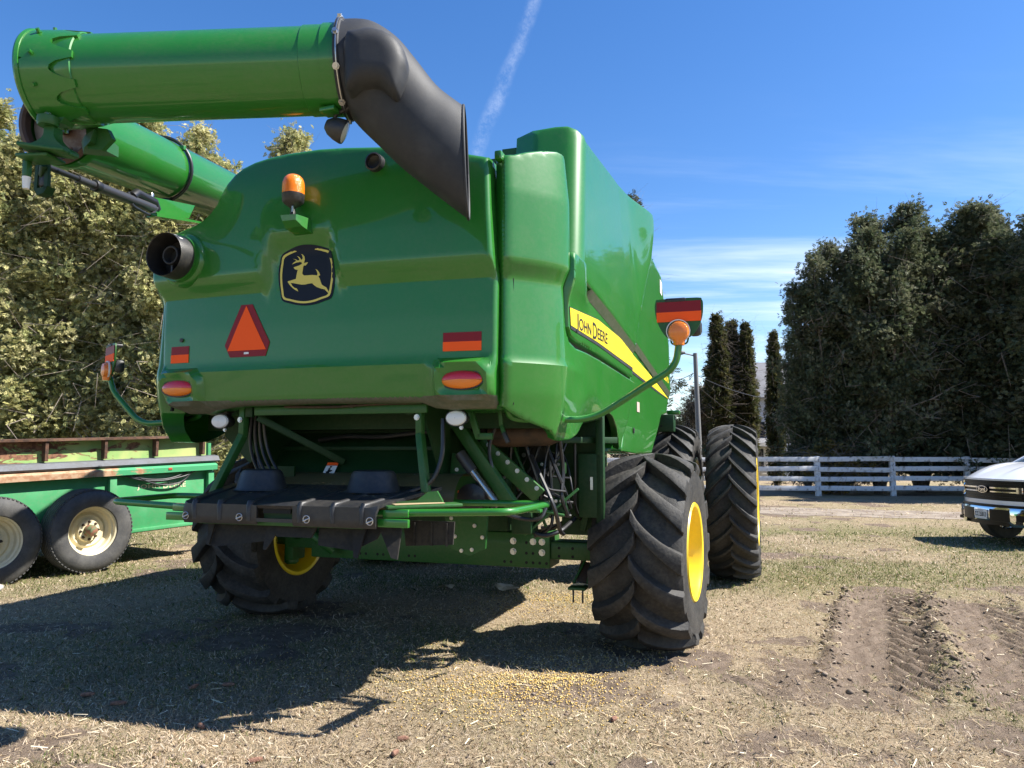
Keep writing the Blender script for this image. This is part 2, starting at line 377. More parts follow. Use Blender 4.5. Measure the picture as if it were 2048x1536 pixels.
EM_RING= [(-0.252, 2.986), (-0.184, 3.014), (-0.119, 3.029), (-0.049, 3.031), (0.016, 3.022), (0.076, 3.005), (0.115, 2.99), (0.134, 2.945), (0.149, 2.888), (0.152, 2.823), (0.145, 2.751), (0.131, 2.682), (0.075, 2.662), (0.012, 2.645), (-0.052, 2.639), (-0.113, 2.645), (-0.174, 2.661), (-0.235, 2.681), (-0.254, 2.737), (-0.267, 2.804), (-0.271, 2.87), (-0.264, 2.932)]
EM_IN= [(-0.237, 2.974), (-0.179, 2.999), (-0.116, 3.015), (-0.049, 3.016), (0.014, 3.008), (0.069, 2.992), (0.103, 2.978), (0.119, 2.943), (0.134, 2.887), (0.137, 2.826), (0.13, 2.754), (0.116, 2.692), (0.068, 2.675), (0.007, 2.659), (-0.053, 2.653), (-0.111, 2.659), (-0.169, 2.674), (-0.224, 2.692), (-0.238, 2.739), (-0.251, 2.805), (-0.254, 2.868), (-0.248, 2.928)]
# badge: leaping deer on a navy shield with a gold border
def decal(pts, off, name, m, parent, k=0, res=.05, holes=None):
    o = MB(); P = smooth_poly(pts, k) if k else pts
    o.patch(P, rear_fn(off), thick=(0, .0025, 0), res=res); return o.build(name, m, parent)
badge = decal(EM_OUT, .004, 'badge', NAVY, hood)
def ring_geo(outer, inner, off):
    A = smooth_poly(outer, 3); B = smooth_poly(inner, 3); n = len(A); f = rear_fn(off)
    V = np.vstack([f(A, None), f(B, None)]); return V, [(i, (i + 1) % n, (i + 1) % n + n, i + n) for i in range(n)]
mb = MB().use(NAVY); mb.patch(smooth_poly(EM_OUT, 3), rear_fn(.004), thick=(0, .0025, 0), res=.04)
mb.use(GOLD); V, F = ring_geo(EM_RING, EM_IN, .0065); mb.add(V, F)
P = np.array(DEER); tri = tessellate_polygon([[Vector((x, y, 0)) for x, y in DEER]]); mb.add(rear_fn(.0065)(P, None), [list(t) for t in tri])
bpy.data.objects.remove(badge); CP(mb, 'badge', parent=hood)
# slow vehicle triangle, reflector strips
mb = MB().use(REDR); mb.patch([(-.585, 2.66), (-.49, 2.66), (-.33, 2.385), (-.36, 2.29), (-.66, 2.29), (-.71, 2.375)], rear_fn(.005), thick=(0, .004, 0), res=.06)
mb.use(ORANGE); mb.patch([(-.54, 2.652), (-.357, 2.335), (-.684, 2.335)], rear_fn(.0075), thick=(0, .002, 0), res=.06)
mb.use(WHITE_ST); mb.patch([(-.54, 2.322), (-.50, 2.322), (-.50, 2.308), (-.54, 2.308)], rear_fn(.0075), thick=(0, .002, 0), res=.06)
CP(mb, 'warning_triangle', parent=hood)
for a, b in ((.955, 1.21), (-1.20, -1.035)):
    mb = MB().use(REDR); mb.patch([(a, 2.33), (b, 2.33), (b, 2.39), (a, 2.39)], rear_fn(.004), thick=(0, .003, 0), res=.06)
    mb.use(ORANGE); mb.patch([(a, 2.27), (b, 2.27), (b, 2.33), (a, 2.33)], rear_fn(.0055), thick=(0, .004, 0), res=.06)
    CP(mb, 'reflector_strip', parent=hood)
def rv(u, z): return float(rear_v(np.array([[u, z]]))[0])
for cu in (1.09, -1.10):
    v0 = rv(cu, 2.085)
    mb = MB().use(BLK)
    an = np.linspace(0, 2 * PI, 40, endpoint=False)
    def el(a, b, dv, zo=0): return np.column_stack([cu + a * np.sign(np.cos(an)) * np.abs(np.cos(an)) ** .9, np.full(40, v0 - dv), 2.085 + zo + b * np.sin(an)])
    mb.loft([el(.150, .066, -.02), el(.150, .066, .008), el(.142, .059, .008)], cap=False)
    tl = CP(mb, 'tail_lamp')
    for nm, lens, m, lo, hi in (('red_lens', 1, REDL, -.006, 1), ('amber_lens', 0, AMB, -1, -.008)):
        o = MB(); rings = []
        for q, d in ((1, .004), (.97, .014), (.85, .026), (.6, .036), (.3, .041), (.02, .042)):
            e = el(.141 * q, .058 * q, d); zz = e[:, 2] - 2.085
            e[:, 2] = 2.085 + (np.maximum(zz, -.004 * q) if lens else np.minimum(zz, -.006 * q)); rings.append(e)
        o.loft(rings, cap=False); CP(o, nm, m, tl)
# ring horn, small plug
mb = MB().use(BLK); v0 = rv(.47, 3.555); mb.lathe([(.04, .01), (.062, .01), (.062, -.05), (.052, -.055), (.046, -.03), (.03, -.02), (.001, -.02)], (.47, v0, 3.555), (0, 1, 0), 24)
CP(mb, 'reversing_buzzer')
mb = MB().use(BLK); mb.lathe([(.015, .01), (.015, -.012), (.001, -.014)], (-1.105, rv(-1.1, 2.45), 2.435), (0, 1, 0), 12); CP(mb, 'plug', parent=hood)
# beacon
bu, bv = -.087, -2.275
mb = MB().use(BLK); mb.lathe([(.02, 3.215), (.016, 3.265), (.03, 3.275), (.060, 3.295), (.072, 3.31), (.076, 3.36), (.07, 3.365), (.001, 3.365)], (bu, bv, 0), (0, 0, 1), 28)
beacon = CP(mb, 'beacon_lamp')
mb = MB(); mb.lathe([(.075, 3.36), (.075, 3.41), (.073, 3.44), (.064, 3.468), (.046, 3.488), (.022, 3.499), (.001, 3.501)], (bu, bv, 0), (0, 0, 1), 28); CP(mb, 'amber_dome', AMB, beacon)
mb = MB().use(GREEN); v1 = rv(bu, 3.15)
rings = [[(bu - .05, v1 + .03, 3.215), (bu + .10, v1 + .03, 3.205), (bu + .11, v1 + .03, 3.10), (bu - .03, v1 + .03, 3.10)],
         [(bu - .065, v1 - .08, 3.212), (bu + .075, v1 - .08, 3.205), (bu + .08, v1 - .08, 3.135), (bu - .05, v1 - .08, 3.13)],
         [(bu - .062, bv - .05, 3.21), (bu + .06, bv - .05, 3.205), (bu + .055, bv - .045, 3.17), (bu - .05, bv - .045, 3.17)]]
mb.loft([np.array(r) for r in rings]); mb.use(STEEL).bolt((bu, bv, 3.21), (0, 0, 1), .012, .03)
mb.use(BLK).pipe([(bu + .01, bv, 3.27), (bu + .025, bv - .03, 3.22), (bu + .03, bv - .02, 3.15), (bu + .03, v1, 3.12)], .008, .04, 8); mb.use(STEEL).box((bu + .02, bv - .03, 3.25), (.012, .012, .04))
CP(mb, 'beacon_bracket', sharp=25)
# exhaust outlet on the left shoulder
eu, ez = -1.062, 3.008; v0 = rv(eu, ez)
mb = MB().use(GREEN); mb.lathe([(.20, .04), (.195, -.01), (.185, -.03), (.172, -.04), (.166, -.06), (.168, -.075), (.155, -.075)], (eu, v0, ez), (0, 1, 0), 40)
mb.use(BLK); mb.lathe([(.155, 0), (.155, -.195), (.153, -.20), (.149, -.195), (.149, -.02), (.001, -.02)], (eu, v0, ez), (0, 1, 0), 40)
ex = CP(mb, 'exhaust_shroud')
mb = MB().use(BLKM); mb.lathe([(.066, 0), (.066, -.16), (.060, -.163), (.054, -.16), (.054, -.08)], (eu + .02, v0, ez), (0, 1, 0), 32)
mb.use(DARK).lathe([(.05, -.10), (.001, -.10)], (eu + .02, v0, ez), (0, 1, 0), 32)
mb.use(BLK).box((eu + .02, v0 - .1, ez - .1), (.012, .08, .09)); CP(mb, 'tail_pipe', parent=ex)
mb = MB(); mb.prism([(-.03, .02), (.03, .015), (.034, -.02), (-.028, -.015)], lambda x, y: (eu + .075 + x, v0 - .15 + y, ez + .13 - x * .55), (0, 0, .003)); CP(mb, 'heat_label', WHITE_ST, ex)

# ---- side shell
PATH = [(1.345, -2.09), (1.385, -2.072), (1.45, -2.01), (1.53, -1.925), (1.605, -1.83), (1.655, -1.745), (1.678, -1.66)] + [(1.73 + .03 * v, v) for v in np.arange(-1.3, 3.7, .3)]
_pp = smooth_poly(PATH, 6, closed=False); _ps = np.concatenate([[0], np.cumsum(np.linalg.norm(np.diff(_pp, axis=0), axis=1))])
_s0 = float(np.interp(-1.66, _pp[:, 1], _ps))
def sv(v): return float(np.interp(v, _pp[:, 1], _ps))
def side_pt(s, z, off):
    u = np.interp(s, _ps, _pp[:, 0]); v = np.interp(s, _ps, _pp[:, 1]); e = .03
    tu = np.interp(s + e, _ps, _pp[:, 0]) - np.interp(s - e, _ps, _pp[:, 0]); tv = np.interp(s + e, _ps, _pp[:, 1]) - np.interp(s - e, _ps, _pp[:, 1])
    L = np.hypot(tu, tv) + 1e-9; return np.column_stack([u + off * tv / L, v - off * tu / L, z])
def corner_off(s, z):
    side = sstep(_s0 - .05, _s0 + .5, s)
    up = np.interp(z, [2.8, 3.3, 3.8], [.0, .0, -.05])
    lo = np.interp(z, [1.6, 1.75, 2.0, 2.205, 2.226, 2.45, 2.8], [-.14, -.09, -.035, -.012, -.026, -.038, -.052]) * (1 - side) + side * np.interp(z, [1.6, 1.9, 2.3], [-.05, -.01, 0])
    k = np.clip((z - 2.80) / .115 + .5, 0, 1); return lo * (1 - k) + up * k
def scoop(s, z):                   # the hollow that runs into the wheel arch
    c = sv(-.95); return -.055 * sstep(0, 1, np.clip(1.1 - np.sqrt(((s - c) / .50) ** 2 + ((z - 1.80) / .26) ** 2), 0, 1))
CORNER = [(0, 1.915), (0, 3.535), (.09, 3.55), (.18, 3.585), (.30, 3.62), (.45, 3.65), (_s0 - .02, 3.645), (_s0, 3.62), (_s0, 2.55), (_s0 + .02, 2.44), (_s0 + .08, 2.375), (_s0 + .2, 2.345), (sv(-.8), 2.335), (sv(.645), 2.285),
          (sv(.42), 1.98), (sv(.10), 1.64), (sv(.02), 1.72), (sv(-.12), 1.83), (sv(-.32), 1.92), (sv(-.55), 1.95), (sv(-.8), 1.925), (sv(-1.0), 1.87), (sv(-1.15), 1.81), (sv(-1.3), 1.75), (sv(-1.45), 1.71), (sv(-1.6), 1.70), (sv(-1.70), 1.705), (.42, 1.765), (.2, 1.825)]
def corner_fn(P, D): return side_pt(P[:, 0], P[:, 1], corner_off(P[:, 0], P[:, 1]) + scoop(P[:, 0], P[:, 1]))
mb = MB(); mb.patch(CORNER, corner_fn, thick=(-.06, .06, .02), res=.030, rnd=.014)
CP(mb, 'corner_panel', GREEN, sharp=28)
# left corner: the same pressing mirrored, with the lower shoulder
CL = [(s, min(z, 3.17 - .25 * max(0, s - .2))) for s, z in CORNER]
mb = MB(); mb.patch(CL, lambda P, D: corner_fn(P, D) * np.array([-1, 1, 1]), thick=(.10, .10, 0), res=.05, rnd=.012)
CP(mb, 'corner_panel', GREEN, sharp=28)
# stripe panel between the groove and the tank side
def side_fn(off): return lambda P, D: np.column_stack([1.73 + .03 * P[:, 0] + off, P[:, 0], P[:, 1]])
STRP = [(-1.635, 2.47), (-1.57, 2.42), (-1.42, 2.40), (-.8, 2.388), (.645, 2.335), (.66, 2.345), (.66, 2.70), (-.4, 2.85), (-1.62, 2.90), (-1.64, 2.8)]
STRP[7:10] = [(-.4, 2.85), (-1.0, 2.9), (-1.25, 2.98), (-1.64, 2.98), (-1.65, 2.8)]
def strp_fn(P, D): o = -.02 + .048 * (1 - sstep(-1.38, -1.05, P[:, 0])) * sstep(2.62, 2.82, P[:, 1]); return np.column_stack([1.73 + .03 * P[:, 0] + o, P[:, 0], P[:, 1]])
mb = MB(); mb.patch(STRP, strp_fn, thick=(-.06, 0, 0), res=.06, rnd=.012); sp = CP(mb, 'stripe_panel', GREEN, sharp=28)
mb = MB(); mb.patch([(-1.70, 2.62), (-1.68, 2.44), (-1.47, 2.31), (.66, 2.24), (.70, 2.40), (-1.4, 2.44), (-1.6, 2.6)], side_fn(-.075), thick=(-.01, 0, 0), res=.1); CP(mb, 'groove', BLK)  # black floor stands in for the shade inside the groove
# grain tank side: wraps from the rear face round a soft corner and runs forward
def vr(z): return -1.56 + .31 * (np.asarray(z, float) - 2.75)
RC = .15; S0 = .38; S1 = S0 + RC * PI / 2
def tank_fn(P, D):
    s, z = P[:, 0], P[:, 1]; v0 = vr(z); a = np.clip((s - S0) / (S1 - S0), 0, 1) * PI / 2
    u = np.where(s < S0, 1.20 + s, 1.58 + RC * np.sin(a)); v = np.where(s < S0, v0, np.where(s < S1, v0 + RC * (1 - np.cos(a)), v0 + RC + s - S1))
    v = v + .10 * np.clip((s - .1) / .35, 0, 1) * (s < S1) * 0
    u = u + np.where(s > S1, .03 * (v - 0), .03 * v * (a / (PI / 2))) - .015
    u = u + .035
    u = u - .07 * np.clip((z - 3.0) / 1.2, 0, 1) * np.clip(1 - (v - .2) / 1.3, 0, 1)   # soft lean, straightens forward
    u = u + .07 * sstep(.5, 1.45, v) * np.clip((z - 2.6) / 1.3, 0, 1)
    return np.column_stack([u, v, z])
def tk(v, z): return (v - float(vr(z)) - RC + S1, z)
TANK = [(.13, 3.3), (.13, 4.10), (.30, 4.108), (.40, 4.10), (.48, 4.075), (.56, 4.045), (.64, 4.02), (.80, 4.025), tk(0, 4.085), tk(1.30, 4.15), tk(1.44, 4.15), tk(1.45, 4.0), tk(1.37, 3.66), tk(1.0, 3.12), tk(.67, 2.66), tk(.655, 2.62), tk(.62, 2.615), tk(-.4, 2.745), tk(-1.15, 2.82), (.66, 2.845), (.45, 2.95)]
mb = MB(); mb.patch(TANK, tank_fn, thick=(-.16, .10, 0), res=.045, rnd=.03); tank = CP(mb, 'grain_tank_side', GREEN, sharp=28)
def dusty_strip(vs, ztop, zbot, utop, ubot, name, par):
    r = []
    for v in vs: r.append([(1.73 + .03 * v + utop, v, ztop(v)), (1.73 + .03 * v + ubot, v, zbot(v))])
    o = MB(); o.loft([np.array(q) for q in r], cap=False, close=False); return o.build(name, BANDG, par)
dusty_strip(np.linspace(-1.22, .65, 24), lambda v: float(np.interp(v, [-1.22, -1.15, -.4, .65], [2.80, 2.822, 2.747, 2.618])), lambda v: float(np.interp(v, [-1.22, -1.15, -.4, .65], [2.775, 2.758, 2.68, 2.55])), .020, -.018, 'turned_edge', tank)
# front side panel
DP = [(.675, 2.32), (.68, 2.62), (1.0, 3.08), (1.37, 3.62), (1.42, 3.86), (2.62, 3.74), (3.18, 2.97), (3.23, 2.28), (3.05, 2.10), (2.62, 2.05), (2.3, 1.85), (1.85, 1.60), (1.0, 1.60), (.20, 1.63), (.44, 1.97)]
def dp_off(P): zb = np.interp(P[:, 0], [.6, 3.2], [2.66, 2.31]); return -.045 + .03 * np.clip((P[:, 1] - zb) / .03, 0, 1)
dpx = 0
mb = MB(); mb.patch(DP, lambda P, D: np.column_stack([1.73 + .03 * P[:, 0] + dp_off(P), P[:, 0], P[:, 1]]), thick=(-.25, 0, 0), res=.05, rnd=.012); fp = CP(mb, 'front_side_panel', GREEN, sharp=28)
dusty_strip(np.linspace(.70, 3.15, 24), lambda v: 2.70 - .1385 * (v - .7), lambda v: 2.64 - .137 * (v - .7), -.004, -.034, 'turned_edge', fp)
def sdec(poly, off, m, mb): mb.use(m).patch(poly, side_fn(off), thick=(-.003, 0, 0), res=.12)
mb = MB(); sdec([(-1.63, 2.61), (-.79, 2.662), (.0, 2.64), (.645, 2.59), (.645, 2.395), (-.79, 2.452), (-1.6, 2.462)], -.016, BLKM, mb)
sdec([(-1.62, 2.604), (-.79, 2.655), (0, 2.632), (.645, 2.583), (.645, 2.425), (-.79, 2.476), (-1.6, 2.486)], -.0135, YDEC, mb)
dec = CP(mb, 'yellow_stripe', parent=sp)
mb = MB(); sdec([(.69, 2.585), (1.56, 2.498), (2.4, 2.40), (3.2, 2.285), (2.4, 2.305), (1.55, 2.345), (.69, 2.385)], -.041, BLKM, mb)
sdec([(.69, 2.578), (1.56, 2.492), (2.4, 2.395), (3.19, 2.288), (2.4, 2.325), (1.55, 2.368), (.69, 2.415)], -.0385, YDEC, mb); CP(mb, 'yellow_stripe', parent=fp)
def side_text(body, v0, v1, zfun, h, off, m, name, parent, bold=.0, caps=None):
    x, f = text_geo(body, 1.0, 1.0, bold); lo, hi = x.min(0), x.max(0); V = []
    for p in x:
        t = (p[0] - lo[0]) / (hi[0] - lo[0]); v = v0 + t * (v1 - v0); V.append((1.73 + .03 * v + off, v, zfun(v) + (p[1] - lo[1]) / (hi[1] - lo[1]) * h))
    o = MB(); o.add(V, f); return o.build(name, m, parent, sharp=None)
for w_, a, b_, z0, h_ in (('J', -1.47, -1.405, 2.462, .135), ('OHN', -1.39, -1.03, 2.487, .088), ('D', -.985, -.845, 2.478, .125), ('EERE', -.825, -.47, 2.492, .088)):
    side_text(w_, a, b_, lambda v: z0 + (v + 1.46) * .012, h_, -.011, BLK, 'lettering', sp, .012)
side_text('S670', 2.66, 3.05, lambda v: 2.49 - (v - 2.66) * .06, .075, -.0125, YDEC, 'lettering', fp, .02)
mb = MB(); mb.prism([(2.46, 3.52), (2.60, 3.50), (2.60, 3.66), (2.46, 3.68)], lambda v, z: (1.73 + .03 * v - .0125, v, z), (.003, 0, 0)); CP(mb, 'warning_label', WHITE_ST, fp)
mb = MB(); mb.prism([(.98, 2.02), (1.12, 2.02), (1.12, 2.12), (.98, 2.12)], lambda v, z: (1.73 + .03 * v - .0425, v, z), (.003, 0, 0)); CP(mb, 'warning_label', mat('faded_label', (.45, .36, .30), .6), fp)
mb = MB(); mb.lathe([(.03, 0), (.03, .004), (.001, .004)], (1.715, .78, 1.83), (1, 0, 0), 16); CP(mb, 'latch', DARK, fp)
# left side skin
mb = MB(); mb.patch([(-1.64, 2.3), (-1.64, 3.1), (3.2, 3.1), (3.2, 2.1), (1.8, 1.62), (.2, 1.64), (-.1, 1.84), (-.55, 1.95), (-1.0, 1.87)], lambda P, D: np.column_stack([-1.70 - .03 * P[:, 0], P[:, 0], P[:, 1]]), thick=(.1, 0, 0), res=.3); CP(mb, 'side_skin', GREEN)
# seam strips between hood and corners
for sg, zt in ((1, 3.5), (-1, 3.12)):
    mb = MB(); mb.box((sg * 1.33, -1.98, (1.93 + zt) / 2), (.12, .05, zt - 1.93)); CP(mb, 'hood_seal', DARK)
mb = MB(); mb.box((1.315, -2.06, 3.53), (.05, .1, .06), bev=.012); CP(mb, 'hinge', GREEN)
# solid inner mass, put in to block light: tank, engine deck, separator body
mb = MB(); mb.box((.1, -.95, 2.70), (2.3, 1.85, 1.45)); CP(mb, 'hood_shade_core', DARK)  # unseen core box; its near-black colour paints the shade under the hood
mb = MB(); mb.box((0, 1.2, 2.95), (3.2, 3.5, 2.0)); mb.box((0, .7, 2.05), (2.9, 4.2, .5)); mb.box((0, 1.3, 1.45), (1.9, 4.2, .9)); CP(mb, 'machine_body', GREEN_IN)
mb = MB(); mb.box((.35, .4, 4.02), (2.2, 1.9, .22)); CP(mb, 'tank_lid', GREEN_IN)
mb = MB().use(BLK); mb.box((1.02, -.60, 4.20), (.06, .12, .15), bev=.01); mb.use(GREEN_D).box((.62, -.5, 4.15), (.75, .08, .03)); mb.box((.9, -.52, 4.19), (.16, .08, .08)); mb.use(STEEL).bolt((1.12, -.78, 4.17), (0, -1, 0), .02); CP(mb, 'tank_cover_hinge')
# cab (mostly hidden)
mb = MB().use(GREEN); mb.box((0, 3.9, 3.72), (2.3, 1.9, .26), bev=.1); mb.use(mat('cab_glass', (.01, .014, .016), .04, coat=.5)).box((0, 3.95, 2.75), (1.95, 1.5, 1.7), bev=.08); mb.use(BLK).box((0, 3.9, 1.75), (2.0, 1.6, .3), bev=.05); CP(mb, 'cab')
mb = MB().use(BLK); mb.pipe([(1.0, 3.4, 3.2), (1.86, 3.5, 3.2), (1.86, 3.5, 3.27)], .02, .08); mb.lathe([(.075, 3.27), (.08, 3.33), (.001, 3.33)], (1.86, 3.5, 0)); mb.use(AMB).lathe([(.075, 3.33), (.073, 3.43), (.055, 3.48), (.02, 3.5), (.001, 3.5)], (1.86, 3.5, 0)); CP(mb, 'front_beacon')
mb = MB().use(GREEN_IN); mb.box((1.62, 3.35, 1.98), (.45, .25, .22), bev=.01); mb.use(GREEN).box((1.83, 3.4, 2.12), (.16, .16, .05), bev=.01); mb.use(DARK)
for i in range(3): mb.lathe([(.012, 0), (.001, .002)], (1.55 + i * .07, 3.222, 1.94), (0, -1, 0), 8)
CP(mb, 'platform_bracket')

# ---- lamps under the hood, marker arms
for u in (.975, -.885):
    mb = MB().use(BLK); an = np.linspace(0, 2 * PI, 28, endpoint=False)
    def el(a, b, v): return np.column_stack([u + a * np.cos(an), np.full(28, v), 1.852 + b * np.sin(an)])
    mb.loft([el(.03, .02, -1.83), el(.062, .042, -1.86), el(.076, .054, -1.93), el(.078, .056, -1.95), el(.072, .05, -1.95)]); mb.box((u, -1.88, 1.92), (.05, .06, .06), bev=.01)
    mb.use(STEEL).bolt((u + .03, -1.93, 1.79), (0, -1, 0), .01); mb.use(BLK).pipe([(u, -1.85, 1.92), (u + .1, -1.82, 1.96), (u + .3, -1.8, 1.96)], .012, .04, 8)
    wl = CP(mb, 'work_lamp')
    mb = MB(); mb.loft([el(.072, .05, -1.95), el(.066, .045, -1.962), el(.04, .028, -1.97), el(.002, .002, -1.972)], cap=False); CP(mb, 'lamp_lens', WLENS, wl)
def marker(pts, centre, rz, name, lean=0):
    mb = MB(); mb.pipe(pts, .0235, .13, 12, 9); arm = CP(mb, 'marker_arm', GREEN)
    Mx = Matrix.Translation(centre) @ Matrix.Rotation(rz, 4, 'Z')
    out = smooth_poly([(-.15, .20), (-.12, .215), (.12, .215), (.15, .20), (.158, .17), (.152, .09), (.125, .02), (.07, -.045), (-.05, -.055), (-.10, -.02), (-.14, .06), (-.156, .14)], 3)
    o = MB(); o.prism(out, lambda x, z: (x, 0, z), (0, .012, 0)); o.pipe([(-.055, 0, -.05), (-.05, .0, -.09), (.05, 0, -.09), (.06, 0, -.05)], .006, .03, 8); o.use(BLK)
    o.box((.10, .05, .02), (.09, .08, .11), bev=.03); o.box((-.02, .04, .205), (.14, .1, .03), bev=.012); o.xf(Mx); pl = o.build('marker_plate', GREEN_D, arm, sharp=25)
    pl.data.materials[0] = GREEN_D
    o = MB().use(REDR); o.prism([(-.145, .125), (.145, .125), (.143, .195), (-.143, .195)], lambda x, z: (x, -.002, z), (0, -.003, 0)); o.use(ORANGE); o.prism([(-.143, .06), (.143, .06), (.145, .125), (-.145, .125)], lambda x, z: (x, -.002, z), (0, -.005, 0)); o.xf(Mx); o.build('reflector_strip', None, arm, sharp=None)
    o = MB().use(AMB); o.lathe([(.068, .03), (.068, -.01), (.06, -.028), (.035, -.038), (.001, -.04)], (0, -.025, -.012), (0, 1, 0), 28); o.lathe([(.035, -.10), (.04, -.07), (.045, -.05)], (0, -.015, 0), (0, 0, 1), 16, cap=True)
    o.use(WHITE_ST).lathe([(.072, .01), (.078, .01), (.078, -.004), (.072, -.004)], (-.004, -.02, -.006), (0, 1, 0), 28); o.xf(Mx); o.build('amber_lamp', None, arm)
marker([(1.27, -1.78, 1.93), (1.27, -1.72, 1.865), (1.34, -1.68, 1.848), (1.79, -1.5, 1.850), (2.35, -1.5, 2.19), (2.375, -1.5, 2.36)], (2.375, -1.5, 2.43), 0, 'r')
marker([(-1.2, -1.78, 1.93), (-1.3, -1.7, 1.90), (-1.58, -1.5, 1.882), (-2.05, -1.5, 1.855), (-2.36, -1.5, 2.14), (-2.405, -1.5, 2.27)], (-2.41, -1.5, 2.33), RAD(-31), 'l')
# ---- unloading auger: far tube along the left side, folded tube across the rear, rubber spout
fa = np.array((-1.50, -2.86, 3.79)); fb = np.array((-2.22, -.1, 4.21)); fd = (fb - fa) / np.linalg.norm(fb - fa)
mb = MB(); R_ = .245
mb.lathe([(R_, 0), (R_, 5.5)], fa, fd, 48)
mb.lathe([(R_ - .02, .02), (R_ + .018, 0), (R_ + .03, .02), (R_ + .03, .07), (R_ + .004, .09)], fa, fd, 48)
aug = CP(mb, 'auger_tube', GREEN)
mb = MB(); mb.lathe([(R_ + .012, -.015), (R_ + .02, -.03), (R_ - .01, -.045), (R_ - .025, -.03), (R_ - .03, .02)], fa, fd, 48); CP(mb, 'rubber_seal', BROWN, aug)
mb = MB().use(mat('worn_steel', (.22, .19, .16), .5, .6, vary=((.10, .06, .04), 7, .4, .65))).lathe([(R_ - .03, .05), (.05, .05), (.05, .0), (.001, .0)], fa, fd, 40)
for k in range(5):
    a = k * 2 * PI / 5; mb.bolt(fa + fd * .05 + .16 * (math.cos(a) * np.array((1, .2, 0)) + math.sin(a) * np.array((0, 0, 1))), -fd, .012)
CP(mb, 'end_plate', None, aug)
# clip and hose over the tube
e1 = np.cross(fd, (0, 0, 1)); e1 /= np.linalg.norm(e1); e2 = np.cross(e1, fd)
def ring(t, r, a0, a1, n=24): return [fa + fd * t + r * (math.cos(a) * e1 + math.sin(a) * e2) for a in np.linspace(a0, a1, n)]
mb = MB(); mb.tube(ring(1.28, R_ + .018, RAD(100), RAD(-75)) + [fa + fd * 1.05 + np.array((.1, -.05, -.33))], .014, 10)
mb.tube([fa + fd * t + e2 * (R_ + .008) + e1 * .03 for t in (1.27, 2, 3, 4)], .012, 8); CP(mb, 'auger_hose', ROPE, aug)
for a in (100, 40): mb = MB(); p = ring(1.27, R_ + .01, RAD(a), RAD(a), 1)[0]; mb.box(p, (.05, .03, .04), bev=.006); CP(mb, 'hose_clip', GREEN, aug)
# folded tube
na = np.array((-1.115, -3.305, 3.818)); nb = np.array((.60, -2.77, 3.875)); nd = (nb - na) / np.linalg.norm(nb - na); NL = float(np.linalg.norm(nb - na)); n1 = np.cross(nd, (0, 0, 1)); n1 /= np.linalg.norm(n1); n2 = np.cross(n1, nd)
RN = .247
mb = MB(); mb.lathe([(RN, .20), (RN, NL - .22), (RN + .006, NL - .215), (RN + .006, NL - .10), (RN + .013, NL - .098), (RN + .013, NL - .01), (RN, NL)], na, nd, 64); ft = CP(mb, 'folding_tube', GREEN)
# scalloped collar at the hinge end
def collar_fn(P, D):
    a = P[:, 0]; t = P[:, 1]; r = RN + .030 - .018 * np.clip(t / .35, 0, 1) ** 2 - .03 * np.clip((.03 - t) / .03, 0, 1) ** 2 
    return np.outer(t, nd) + na + r[:, None] * (np.cos(a)[:, None] * n1 + np.sin(a)[:, None] * n2)
top = [(0.0, .0)]; K = 10; pts = []
for i in range(K * 8 + 1):
    a = i * 2 * PI / (K * 8); ph = (i % 8) / 8; sc = .32 if (ph < .3 or i % 8 == 0) else .32 - .13 * math.sin((ph - .3) / .7 * PI) ** .6
    pts.append((a, sc))
OUT = [(0, 0)] + [(a, 0) for a in np.linspace(0, 2 * PI, 40)[1:]] + pts[::-1]
mb = MB(); mb.patch(OUT, collar_fn, thick=(0, 0, 0), res=.05, rims=False)
V0 = np.vstack(mb.v); F0 = list(mb.f); ax = (V0 - na) @ nd; rad = V0 - na - np.outer(ax, nd)
V1 = na + np.outer(ax, nd) + rad * (1 - .02 / np.linalg.norm(rad, axis=1)[:, None])
mb.add(V1, [f[::-1] for f in F0])
from collections import Counter as _C
_c = _C((f[i], f[(i + 1) % len(f)]) for f in F0 for i in range(len(f)))
nV = len(V0)
for (a, b) in [e for e in _c if (e[1], e[0]) not in _c]: mb.f.append([b, a, a + nV, b + nV]); mb.m.append(0)
mb.lathe([(RN + .0, .0), (RN + .034, .0), (RN + .040, .012), (RN + .036, .03), (RN + .02, .032)], na, nd, 64)
mb.lathe([(RN, .0), (RN * .6, -.03), (.001, -.035)], na, nd, 48)
mb.lathe([(RN + .004, .19), (RN + .011, .20), (RN + .011, .3), (RN + .002, .305)], na, nd, 64)
for i in range(K):
    a = (i + .15) * 2 * PI / K; p = na + nd * .10 + (RN + .03) * (math.cos(a) * n1 + math.sin(a) * n2); mb.bolt(p, math.cos(a) * n1 + math.sin(a) * n2, .011, .022)
CP(mb, 'hinge_collar', GREEN, ft)
# hinge casting and brackets under the elbow
def P3(u, v, z): return np.array((u, v, z))
HP = P3(-.985, -3.37, 3.50)                 # hinge pin, below the end of the folded tube
mb = MB()
mb.prism([(-.10, .13), (.12, .14), (.05, .03), (-.05, .03)], lambda x, z: HP + P3(x, .02 + x * .3, z), (0, .08, 0))
mb.lathe([(.001, .0), (.052, .0), (.058, .015), (.058, .05), (.04, .06), (.001, .06)], HP, (0, 0, 1), 24)
bow = smooth_poly([(-.02, .0), (.03, .0), (.035, -.06), (.07, -.105), (.125, -.14), (.13, -.17), (.10, -.165), (.02, -.125), (-.05, -.12), (-.12, -.13), (-.135, -.115), (-.06, -.085), (-.025, -.05)], 3)
mb.prism(bow, lambda x, z: HP + P3(x, .0 + x * .3, z), (0, .06, 0)); mb.bar(HP + P3(-.13, -.04, -.125), HP + P3(.12, .05, -.16), .14, .02, bev=.006)
